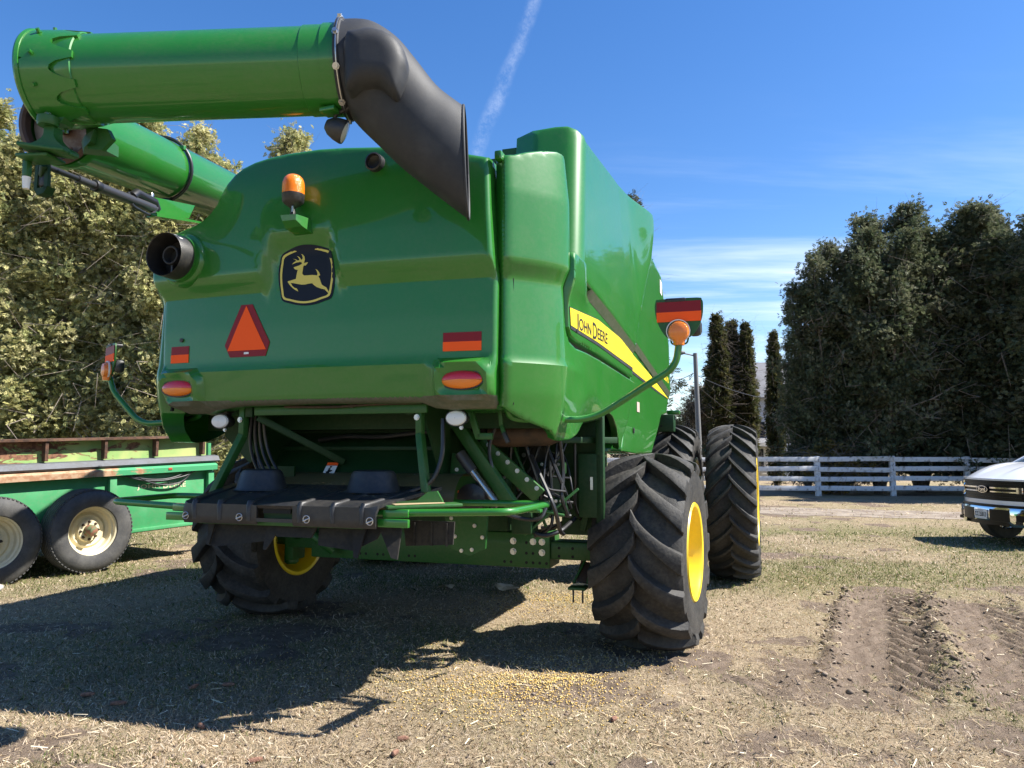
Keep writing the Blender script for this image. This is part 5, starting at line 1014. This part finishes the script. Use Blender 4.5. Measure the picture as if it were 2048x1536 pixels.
for t in np.linspace(0, 1, 12):
    r = []
    for y in ys:
        xf = nose(y) - .0; x = xf + (-1.34 - xf) * t; e = abs(y) / .98
        z = 1.075 + .275 * (1 - (1 - min(1, t * 1.15)) ** 2.2) * (1 - .22 * e ** 3) + .025 * (abs(abs(y) - .45) < .16) * math.sin(PI * min(1, t * 1.3)) - .06 * e ** 6
        r.append((x, y, z))
    rings.append(r)
mb.loft([np.array(r) for r in rings], cap=False, close=False); KP(mb, 'hood', TW, sharp=40)
mb = MB(); mb.loft(strip(-.99, .99, 1.055, 1.085, .005)); KP(mb, 'hood_edge', TW)
mb = MB().use(TBLK); mb.loft(strip(-.74, .74, .72, 1.06, -.02)); 
for z in (.78, .83, .99, 1.03): mb.loft(strip(-.70, .70, z - .012, z + .012, .004, thick=.02))
for z in (.905,): mb.loft(strip(-.72, .72, z - .05, z + .05, .0, thick=.02))
mb.use(CHROME).loft(strip(-.70, -.16, .925, .95, .022, thick=.02)); mb.loft(strip(.16, .70, .925, .95, .022, thick=.02)); mb.loft(strip(-.70, -.16, .865, .885, .018, thick=.02)); mb.loft(strip(.16, .70, .865, .885, .018, thick=.02)); mb.loft(strip(.64, .72, .86, .955, .026, 6, thick=.02)); mb.loft(strip(-.72, -.64, .86, .955, .026, 6, thick=.02))
gr = KP(mb, 'grille')
mb = MB().use(CHROME); E2 = lambda a, b, q: [(a * math.cos(t), b * math.sin(t)) for t in np.linspace(0, 2 * PI, 40, endpoint=False)]
mb.prism(E2(.135, .058, 0), lambda y, z: (.03, y, .907 + z), (.012, 0, 0)); mb.use(NAVY).prism(E2(.122, .047, 0), lambda y, z: (.0425, y, .907 + z), (.003, 0, 0)); mb.use(CHROME)
x_, f_ = text_geo('Ford', 1, .92, .02); lo, hi = x_.min(0), x_.max(0); mb.add([(.047, -.085 + (p[0] - lo[0]) / (hi[0] - lo[0]) * .17, .875 + (p[1] - lo[1]) / (hi[1] - lo[1]) * .062) for p in x_], f_); KP(mb, 'badge', parent=gr, sharp=None)
for sg in (1, -1):
    a, b_ = (.75, 1.0) if sg > 0 else (-1.0, -.75)
    mb = MB().use(TBLK).loft(strip(a, b_, .74, 1.05, -.02, 10)); mb.use(HL).loft(strip(a + .01, b_ - .01, .76, 1.04, -.01, 10, thick=.02)); mb.use(AMB).loft(strip(a, b_, .885, .915, .004, 10, thick=.02)); mb.use(CHROME)
    for y in (.82, .92): mb.lathe([(.001, .0), (.04, .012), (.045, .03)], (nose(y) - .02, sg * y, .99), (1, 0, 0), 16); mb.lathe([(.001, .0), (.04, .012), (.045, .03)], (nose(y) - .02, sg * y, .82), (1, 0, 0), 16)
    KP(mb, 'headlight')
mb = MB().use(TW).loft(strip(-1.0, 1.0, .665, .735, .01)); mb.use(TBLK).loft(strip(-.95, .95, .635, .667, .03)); KP(mb, 'front_trim')
mb = MB(); rings = []
for y in np.linspace(-.94, .94, 41):
    x = nose(y) + .06; zb = .40 if abs(y) < .55 else .33 + .0 * y; r = [(x - .06, y, .64), (x, y, .625), (x + .015, y, .58), (x + .015, y, zb + .06), (x - .01, y, zb), (x - .06, y, zb), (x - .1, y, .5)]; rings.append(np.array(r))
mb.use(CHROME).loft(rings); mb.use(TBLK).loft(strip(-.56, -.20, .405, .595, .082, 8, thick=.02)); mb.loft(strip(.20, .56, .405, .595, .082, 8, thick=.02)); mb.loft(strip(.66, .94, .42, .52, .082, 8, thick=.02)); mb.loft(strip(-.94, -.66, .42, .52, .082, 8, thick=.02)); bump = KP(mb, 'bumper')
mb = MB().use(TBLK); mb.loft(strip(-.88, .88, .33, .40, .0, thick=.25)); mb.box((-.35, 0, .40), (.6, 1.5, .05)); KP(mb, 'air_dam')
mb = MB().use(WHITE_ST); mb.box((.085, .0, .50), (.012, .305, .155), bev=.004); mb.use(NAVY); x_, f_ = text_geo('CC·25813', 1, .95, .02); lo, hi = x_.min(0), x_.max(0); mb.add([(.0925, -.138 + (p[0] - lo[0]) / (hi[0] - lo[0]) * .276, .462 + (p[1] - lo[1]) / (hi[1] - lo[1]) * .075) for p in x_], f_)
x_, f_ = text_geo('ONTARIO', 1, 1, .0); lo, hi = x_.min(0), x_.max(0); mb.add([(.0925, -.06 + (p[0] - lo[0]) / (hi[0] - lo[0]) * .12, .552 + (p[1] - lo[1]) / (hi[1] - lo[1]) * .014) for p in x_], f_)
KP(mb, 'licence_plate', parent=bump, sharp=None)
# fenders, cab, bed (mostly out of frame)
mb = MB()
for sg in (1, -1):
    fo = [(-.36, .72), (-.36, 1.06), (-.8, 1.17), (-1.62, 1.22), (-1.62, .45), (-1.42, .45)] + [(-.95 + .47 * math.cos(a), .42 + .47 * math.sin(a)) for a in np.linspace(.05, PI - .05, 14)] + [(-.46, .45)]
    mb.patch(fo, lambda P, D: np.column_stack([P[:, 0], np.full(len(P), sg * .995) - sg * .03 * np.clip((P[:, 1] - .95) / .25, 0, 1), P[:, 1]]), thick=(0, -sg * .12, 0), res=.08, rnd=.02)
KP(mb, 'fender', TW)
mb = MB().use(TW); sec = lambda x, w, z0, z1: np.array([(x, -w, z0), (x, w, z0), (x, w, z1), (x, -w, z1)])
mb.loft([sec(-1.50, .98, .42, 1.29), sec(-3.9, .99, .42, 1.29)]); mb.loft([sec(-2.35, .72, 1.86, 1.92), sec(-2.6, .78, 1.88, 1.96), sec(-3.7, .78, 1.88, 1.95), sec(-3.95, .74, 1.84, 1.90)]); mb.use(GLS).loft([sec(-1.27, .92, 1.24, 1.31), sec(-2.36, .74, 1.22, 1.88), sec(-3.75, .76, 1.22, 1.89), sec(-3.95, .84, 1.22, 1.26)])
mb.use(TW)
for sg in (1, -1): mb.bar((-1.24, sg * .91, 1.30), (-2.36, sg * .735, 1.88), .07, .05); mb.bar((-2.75, sg * .93, 1.25), (-2.8, sg * .775, 1.88), .08, .04)
mb.use(TBLK).box((-1.30, 0, 1.325), (.14, 1.7, .03), bev=.01); KP(mb, 'cab')
mb = MB(); mb.loft([sec(-3.92, .99, .5, 1.24), sec(-5.85, .99, .5, 1.24)]); KP(mb, 'bed', TW)
mb = MB().use(TBLK).box((-2.9, 0, .42), (4.6, 1.4, .2)); KP(mb, 'frame')
for sg in (1, -1):
    mb = MB().use(TBLK); mb.box((-2.05, sg * 1.16, 1.34), (.14, .26, .22), bev=.05); mb.bar((-2.05, sg * .92, 1.3), (-2.05, sg * 1.05, 1.3), .05, .05); KP(mb, 'side_mirror')
mb = MB().use(TBLK).tube([(-1.12, -.80, 1.24), (-1.13, -.81, 2.0)], (.006, .003), 6); KP(mb, 'antenna')
def truck_wheel(x, y):
    r = empty('wheel', (x, y, .41), parent=truck); mb = MB(); mb.lathe([(.24, -.13), (.30, -.14), (.38, -.135), (.41, -.10), (.412, 0), (.41, .10), (.38, .135), (.30, .14), (.24, .13)], (0, 0, 0), (0, 1, 0), 56); mb.build('tyre', OLDT, r)
    mb = MB(); mb.lathe([(.245, -.135), (.23, -.12), (.22, 0), (.23, .12), (.245, .135)], (0, 0, 0), (0, 1, 0), 40); sg = 1 if y > 0 else -1
    for i in range(6): a = i * PI / 3; mb.bar((.05 * math.cos(a), sg * .10, .05 * math.sin(a)), (.225 * math.cos(a), sg * .11, .225 * math.sin(a)), .06, .03, up=(0, 1, 0))
    mb.lathe([(.06, sg * .09), (.055, sg * .13), (.001, sg * .135)], (0, 0, 0), (0, 1, 0), 16); mb.build('rim', CHROME, r); return r
for x in (-.95, -4.65):
    for y in (.87, -.87): truck_wheel(x, y)
# ================================================================== white board fence
FW = mat('peeling_white_paint', (.58, .585, .59), .8, vary=((.26, .24, .22), 4.5, .52, .72), bump=.4)
fence = empty('board_fence', (0, 26.6, 0)); tag(fence, 'white four-rail board fence with peeling paint in front of the cedars', 'fence')
px_ = [-12.9 + 2.63 * i for i in range(17)]
for i, x in enumerate(px_):
    mb = MB(); h = 1.40 + random.uniform(-.02, .02); mb.box((0, 0, h / 2 - .05), (.19, .15, h + .1), bev=.03); o = mb.build('post', FW, fence); o.location = (x, 0, 0); o.rotation_euler = (random.uniform(-.02, .02), random.uniform(-.015, .015), 0)
for z in (1.275, .945, .61, .285):
    for i in range(len(px_) - 1):
        mb = MB(); mb.bar((0, 0, 0), (2.60, 0, random.uniform(-.035, .035)), .03, .165, bev=.006); o = mb.build('rail', FW, fence); o.location = (px_[i] + .01, -.092, z + random.uniform(-.018, .018))
# ================================================================== trees
def leaf_mat(name, rough=.7): return attr_mat(name, rough, .38, .2)
BARK = mat('cedar_bark', (.10, .075, .055), .9, vary=((.20, .16, .125), 14, .4, .6), bump=.7)
TWIG = mat('bare_twig', (.23, .19, .155), .85)
def make_tree(H, R, prof, nb, ns, nl, leafL, leafW, cols, leaders, droop, seed, bare=.0, up=.25, base=.02, inner=.25):
    """returns (crown V, F, tint) and trunk MB. prof(t) radius factor at height t; leaders: (dx, dy, height factor)"""
    g = np.random.default_rng(seed); ax = np.array(leaders, float)
    li = g.integers(0, len(ax), nb); t = base + (1 - base) * g.random(nb) ** .85; ht = t * H * ax[li, 2]; az = g.random(nb) * 2 * PI
    rad = R * prof(t) * (.50 + .62 * g.random(nb)) * (1 - .3 * (g.random(nb) < .25)) * (1 + .22 * np.sin(az * 3 + t * 9 + seed) * np.sin(t * 17 + az))
    lean = np.clip(ht / H, 0, 1)[:, None]; b0 = np.column_stack([ax[li, 0] * R * lean[:, 0] ** .7, ax[li, 1] * R * lean[:, 0] ** .7, ht])
    dr = np.column_stack([np.cos(az), np.sin(az), np.zeros(nb)]); upv = up * (.5 + g.random(nb))[:, None] * np.array((0, 0, 1)); d0 = dr + upv * .6
    tipb = b0 + (dr + upv) * rad[:, None]
    # sprays
    N = nb * ns; bi = np.repeat(np.arange(nb), ns); q = inner + (1.03 - inner) * g.random(N) ** .75
    P = b0[bi] + (d0[bi] * q[:, None] + (dr + upv - d0)[bi] * (q ** 2)[:, None]) * rad[bi, None]
    P += g.standard_normal((N, 3)) * np.array((1, 1, .8)) * (.075 + .12 * (1 - q * .5))[:, None] * (R ** .35) * .8
    D = dr[bi] * .9 + g.standard_normal((N, 3)) * .55 + np.array((0, 0, .35)) - droop * np.array((0, 0, 1)) * g.random(N)[:, None] * 1.6; D /= np.linalg.norm(D, axis=1)[:, None]
    S = np.cross(D, g.standard_normal((N, 3)) * .8 + np.array((0, 0, 1.0))); S /= np.linalg.norm(S, axis=1)[:, None] + 1e-9; Nn = np.cross(D, S)
    sc = (.7 + .6 * g.random(N))[:, None]
    Vs = []
    for k_ in range(nl):
        f = k_ / (nl - 1); sgn = (1 if k_ % 2 else -1) if k_ < nl - 1 else 0
        a = RAD(42) * sgn; org = P + D * (leafL * 1.1 * f) * sc; dv = D * math.cos(a) + S * math.sin(a) + Nn * g.normal(0, .16, (N, 1)); pv = S * math.cos(a) - D * math.sin(a) + Nn * g.normal(0, .45, (N, 1))
        L = leafL * (1 - .35 * f) * sc * (.8 + .4 * g.random((N, 1))); w = leafW * sc * (.8 + .5 * g.random((N, 1)))
        Vs.append(np.stack([org, org + dv * L * .45 + pv * w, org + dv * L, org + dv * L * .5 - pv * w], 1))
    V = np.stack(Vs, 1).reshape(-1, 3); F = np.arange(len(V)).reshape(-1, 4)
    cb = g.integers(0, len(cols), nb)[bi]; cb = np.where(g.random(N) < .35, g.integers(0, len(cols), N), cb); c = np.array(cols)[cb] * (.75 + .5 * g.random((N, 1)))
    C = np.repeat(c, nl * 4, 0)
    tr = MB(); tr.use(BARK)
    for a in ax: 
        hh = H * a[2]; pts = [(a[0] * R * f ** .7 + .05 * math.sin(f * 7 + a[0]), a[1] * R * f ** .7 + .05 * math.cos(f * 6), -.1 + f * hh * .97) for f in np.linspace(0, 1, 9)]; r0 = .045 * H ** .5 * (1.3 if a[2] > .99 else .9)
        tr.tube(pts, [r0 * (1.25 if f == 0 else 1) * (1 - .93 * f) + .008 for f in np.linspace(0, 1, 9)], 9)
    sel = g.permutation(nb)[:min(nb, 220)]; tr.use(TWIG)
    for i in sel:
        pts = [b0[i] + (d0[i] * s_ + (dr[i] + upv[i] - d0[i]) * s_ ** 2) * rad[i] + (g.standard_normal(3) * .06 if 0 < s_ else 0) for s_ in (0, .35, .7, .98)]
        r_ = .012 + .012 * rad[i]; tr.tube(pts, (r_, r_ * .8, r_ * .55, r_ * .25), 5)
        for q_ in range(3):
            p = pts[random.choice((1, 2, 3))]; tr.tube([p, p + (dr[i] * .3 + g.standard_normal(3) * .35) * .6, p + (dr[i] * .5 + g.standard_normal(3) * .4) * 1.0], (r_ * .4, r_ * .28, r_ * .12), 4)
    return V, F, C, tr
def place_tree(proto, name, x, y, h, rz, wid, label, group=None, cat='tree'):
    """a copy of a kind of tree with crown and trunk of its own"""
    V, F, C, tr, H, lm = proto
    if isinstance(V, np.ndarray):
        cr = big_mesh('crown', V, F, lm, attrs={'tint': C}); tk_ = tr.build('trunk', None); proto[0] = cr.data; proto[3] = tk_.data
    else:
        cr = bpy.data.objects.new('crown', V); COL.objects.link(cr); tk_ = bpy.data.objects.new('trunk', tr); COL.objects.link(tk_)
    r = empty(name, (x, y, -.03), rz); s = h / H; r.scale = (s * wid, s * wid, s); cr.parent = r; tk_.parent = r
    return tag(r, label, cat, group)
def P_(*a): v = make_tree(*a[:-1]); return [v[0], v[1], v[2], v[3], a[0], a[-1]]
cone = lambda t: np.clip(1.03 - t, 0, 1) ** 1.0
oval = lambda t: np.clip(np.sin(np.clip(.10 + t * .92, 0, 1) * PI), 0, 1) ** .55 * (1 - .15 * t)
full = lambda t: np.minimum(1, (1.02 - np.clip(t, 0, 1)) ** .55) * (.86 + .14 * t)
broad = lambda t: np.minimum(1, (1.02 - np.clip(t, 0, 1)) ** .62) * (.9 + .1 * t)
LM1 = leaf_mat('sunny_cedar_leaf'); LM2 = leaf_mat('dark_cedar_leaf'); LM3 = leaf_mat('column_cedar_leaf'); LM4 = leaf_mat('spruce_needles'); LM5 = leaf_mat('brown_shrub_leaf')
YC = [(.42, .40, .165), (.49, .455, .21), (.33, .34, .14), (.25, .28, .12), (.54, .50, .26), (.37, .36, .16)]  # sunlight on the left cedars is put into these bright leaf tones
DC = [(.088, .112, .055), (.12, .138, .075), (.066, .088, .045), (.18, .188, .115), (.10, .108, .056)]
L7 = [(0, 0, 1), (.5, .2, .93), (-.45, .3, .88), (.15, -.55, .95), (-.35, -.4, .97), (.62, -.25, .82), (-.68, 0, .78)]
L4 = [(0, 0, 1), (.45, .2, .90), (-.4, .3, .86), (.1, -.5, .82), (-.3, -.35, .93)]
LP = [P_(10.0, 2.0, full, 950, 60, 9, .084, .0112, YC, L4, .6, 11, 0, .30, .02, .30, LM1), P_(10.0, 1.9, full, 950, 60, 9, .086, .0114, YC, [(0, 0, 1), (.5, -.1, .84), (-.5, .1, .91), (0, .5, .8)], .6, 12, 0, .3, .02, .30, LM1)]
RP = [P_(11.0, 3.0, broad, 950, 46, 8, .11, .0155, DC, L7, .5, 21, 0, .34, .05, .30, LM2), P_(11.0, 2.9, broad, 950, 46, 8, .11, .0155, DC, [(0, 0, 1), (.48, .3, .90), (-.5, -.2, .94), (.2, -.5, .97), (-.2, .5, .85), (.66, -.1, .80), (-.66, .3, .83)], .5, 22, 0, .34, .05, .30, LM2)]
colm = lambda t: np.clip(np.minimum(1, (1.01 - t) * 1.9), 0, 1) ** .9 * (.78 + .22 * np.sin(t * 3))
CPt = P_(8.3, .62, colm, 480, 24, 6, .15, .025, [(.062, .070, .024), (.085, .085, .030), (.105, .095, .036), (.05, .06, .022)], [(0, 0, 1), (.22, .1, .93)], .2, 31, 0, .9, .02, .3, LM3)
SPt = P_(11.8, 2.7, cone, 330, 26, 7, .15, .02, [(.060, .070, .034), (.085, .085, .040), (.05, .06, .03)], [(0, 0, 1)], .7, 41, 0, .12, .06, .2, LM4)
BPt = P_(4.6, 1.3, oval, 300, 16, 5, .16, .020, [(.19, .155, .105), (.15, .12, .075), (.22, .19, .13), (.13, .12, .06)], [(0, 0, 1), (.5, 0, .85), (-.5, .1, .8)], .3, 51, 0, .7, .03, .1, LM5)
G1 = 'tall cedars behind the trailer'
for i, (x, y, h, rz, w, lab) in enumerate((
    (-16.2, 18.6, 10.6, .3, 1.1, 'olive-yellow cedar at the far left edge, barely inside the frame behind the trailer'),
    (-13.3, 18.4, 10.3, 1.9, 1.05, 'olive-yellow cedar above the left trailer wheel, under the elbow of the auger'),
    (-11.2, 17.8, 9.9, 3.3, 1.0, 'sunny olive cedar directly behind the auger hinge casting'),
    (-9.35, 18.3, 10.25, 4.6, .95, 'tallest sunny cedar, its tip just right of the folded auger collar'),
    (-7.75, 17.9, 9.45, 5.7, .9, 'cedar whose top shows right of the far auger tube, beside open sky'),
    (-5.7, 18.9, 9.75, 2.6, .85, 'cedar mostly hidden by the harvester, only its thin tip above the green hood'),
    (-3.2, 19.2, 8.3, 1.2, .95, 'cedar wholly behind the harvester hood, seen only in gaps below it'))):
    place_tree(LP[i % 2], 'cedar_tree', x, y, h, rz, w, lab, G1)
G2 = 'dark cedars behind the fence'
for i, (x, y, h, rz, w, lab) in enumerate((
    (11.6, 29.6, 6.3, 2.2, .66, 'short dark cedar at the left foot of the big right-hand clump'),
    (12.45, 29.0, 9.7, .3, .80, 'dark cedar at the left end of the big right-hand clump, top beside open sky'),
    (13.75, 28.2, 10.0, 1.6, .90, 'dark cedar behind the left fence post, second from the left in the clump'),
    (15.75, 29.2, 11.3, 3.9, .98, 'tallest dark cedar, behind the middle fence post'),
    (17.3, 28.1, 10.7, 2.6, .95, 'dark cedar between the middle and right fence posts'),
    (18.6, 29.0, 11.1, 5.2, 1.08, 'dark cedar right of the tallest one, above the right fence post'),
    (20.2, 28.3, 10.0, 4.3, 1.0, 'dark cedar rising behind the pickup truck'),
    (21.9, 29.1, 10.1, .9, 1.05, 'dark cedar cut off by the right edge of the photo'),
    (24.6, 29.4, 10.2, 2.2, 1.05, 'dark cedar outside the right end of the clump'))):
    place_tree(RP[i % 2], 'cedar_tree', x, y, h, rz, w, lab, G2)
for i, (x, y, h, lab) in enumerate(((19.6, 24.9, 11.2, 'dark cedar in front of the fence, just outside the right edge'), (22.8, 24.3, 11.0, 'dark cedar in front of the fence, farther outside the right edge'))): place_tree(RP[i], 'cedar_tree', x, y, h, i * 2.0, 1.0, lab, G2)
for x, y, h, rz, w, lab in ((11.02, 40, 8.75, 0, .95, 'slim columnar cedar, leftmost and tallest of three beyond the big tyres'), (11.98, 40.6, 8.5, 2, .92, 'slim columnar cedar in the middle of three beyond the big tyres'), (12.62, 40.2, 8.35, 4, .85, 'slim columnar cedar on the right of three beyond the big tyres'),
    (11.95, 34, 6.9, 1, .75, 'small pointed cedar at the left foot of the dark clump')):
    place_tree(CPt, 'columnar_cedar', x, y, h, rz, w, lab, 'narrow column-shaped cedars')
place_tree(SPt, 'spruce_tree', 4.72, 30, 11.9, .4, 1.0, 'dark spruce behind the harvester, boughs showing at its right side')
place_tree(BPt, 'shrub', 10.35, 41.5, 5.0, 1, 1.0, 'bushy brownish shrub behind the lamp post beside the columnar cedars', None, 'shrub')
e = P_(1.6, .9, oval, 120, 14, 5, .13, .018, [(.26, .20, .06), (.20, .16, .05), (.16, .14, .05)], [(0, 0, 1), (.5, 0, .8)], .3, 61, 0, .5, .03, .1, leaf_mat('yellow_shrub_leaf'))
place_tree(e, 'shrub', 11.9, 27.9, 1.75, 0, 1.3, 'low yellowish shrub behind the left fence panel', None, 'shrub')
# ================================================================== street lamp, wires, buildings
lamp = empty('street_lamp', (7.95, 32, 0)); tag(lamp, 'grey street lamp post with a short arm beside the spruce', 'street lamp')
GM_ = mat('galvanised_pole', (.20, .20, .20), .6, .3)
mb = MB(); mb.tube([(0, 0, 0), (0, 0, 2), (-.08, 0, 5.75)], (.13, .115, .09), 14); mb.build('pole', GM_, lamp)
mb = MB(); mb.pipe([(-.07, 0, 5.62), (-.35, 0, 5.70), (-.62, 0, 5.75)], .03, .1, 8); mb.build('arm', GM_, lamp)
mb = MB(); mb.lathe([(.001, -.2), (.06, -.18), (.10, 0), (.06, .2), (.001, .22)], (-.72, 0, 5.76), (1, 0, .1), 14); mb.build('lamp_head', GM_, lamp)
mb = MB()
for a, b_ in (((6.4, 33, 4.8), (8.0, 33, 4.98)), ((8.0, 33, 4.98), (14.0, 40, 4.3)), ((8.0, 33, 4.6), (13.5, 41, 2.8))):
    a = np.array(a); b_ = np.array(b_); mb.tube([a + (b_ - a) * t - np.array((0, 0, .35)) * 4 * t * (1 - t) * .6 for t in np.linspace(0, 1, 12)], .014, 5)
tag(mb.build('utility_wire', ROPE), 'thin dark utility wires sagging past the lamp post', 'wire')
SID = mat('pale_siding', (.56, .60, .66), .7); SID2 = mat('cream_wall', (.55, .52, .46), .8); ROOF = mat('grey_roof', (.16, .16, .17), .9); WIN = mat('window_glass', (.03, .035, .04), .1)
def house(name, x, y, w, d, h, rh, label, wm, rz=0):
    r = empty(name, (x, y, 0), rz); tag(r, label, 'house')
    mb = MB(); n = int(h / .2)
    for i in range(n): z0 = h * i / n; z1 = h * (i + 1) / n; V = [(-w / 2, -d / 2 - .02, z0), (w / 2, -d / 2 - .02, z0), (w / 2, -d / 2, z1), (-w / 2, -d / 2, z1)]; mb.add(V, [(0, 1, 2, 3)])
    mb.box((0, .03, h / 2), (w, d - .06, h)); mb.prism([(-d / 2, h), (d / 2, h), (0, h + rh)], lambda yy, z: (-w / 2, yy, z), (w, 0, 0)); mb.build('wall', wm, r, sharp=None)
    mb = MB(); mb.bar((0, -d / 2 - .4, h - .25 * rh * .4), (0, 0, h + rh + .05), w + .6, .12); mb.bar((0, d / 2 + .4, h - .25 * rh * .4), (0, 0, h + rh + .05), w + .6, .12); mb.build('roof', ROOF, r)
    mb = MB(); mb.box((0, -d / 2 - .42, h - .1), (w + .6, .05, .2)); mb.build('fascia', mat('white_trim', (.75, .75, .74), .6), r)
    for wx in np.arange(-w / 2 + 1.4, w / 2 - .8, 2.4):
        mb = MB().use(FW); mb.box((wx, -d / 2 - .02, h * .55), (1.1, .08, 1.3)); f = mb.build('window', None, r); mb = MB(); mb.box((wx, -d / 2 - .06, h * .55), (.9, .04, 1.1)); mb.build('pane', WIN, f)
    return r
house('house', 17.6, 48, 9.0, 7, 4.9, 2.2, 'pale blue-grey sided house glimpsed between the columnar cedars and the dark clump', SID)
house('low_building', 11.6, 45.5, 7.5, 4, 2.0, .5, 'low cream building behind the white fence, left of the dark cedars', SID2)
house('shed', 9.75, 50, 2.2, 3, 3.1, .3, 'small grey shed behind the spruce and the lamp post', mat('grey_shed_wall', (.27, .28, .30), .7))
house('long_building', -13, 34, 16, 6, 3.0, 1.2, 'pale building behind the olive cedars above the trailer', mat('pale_wall', (.58, .60, .63), .8))
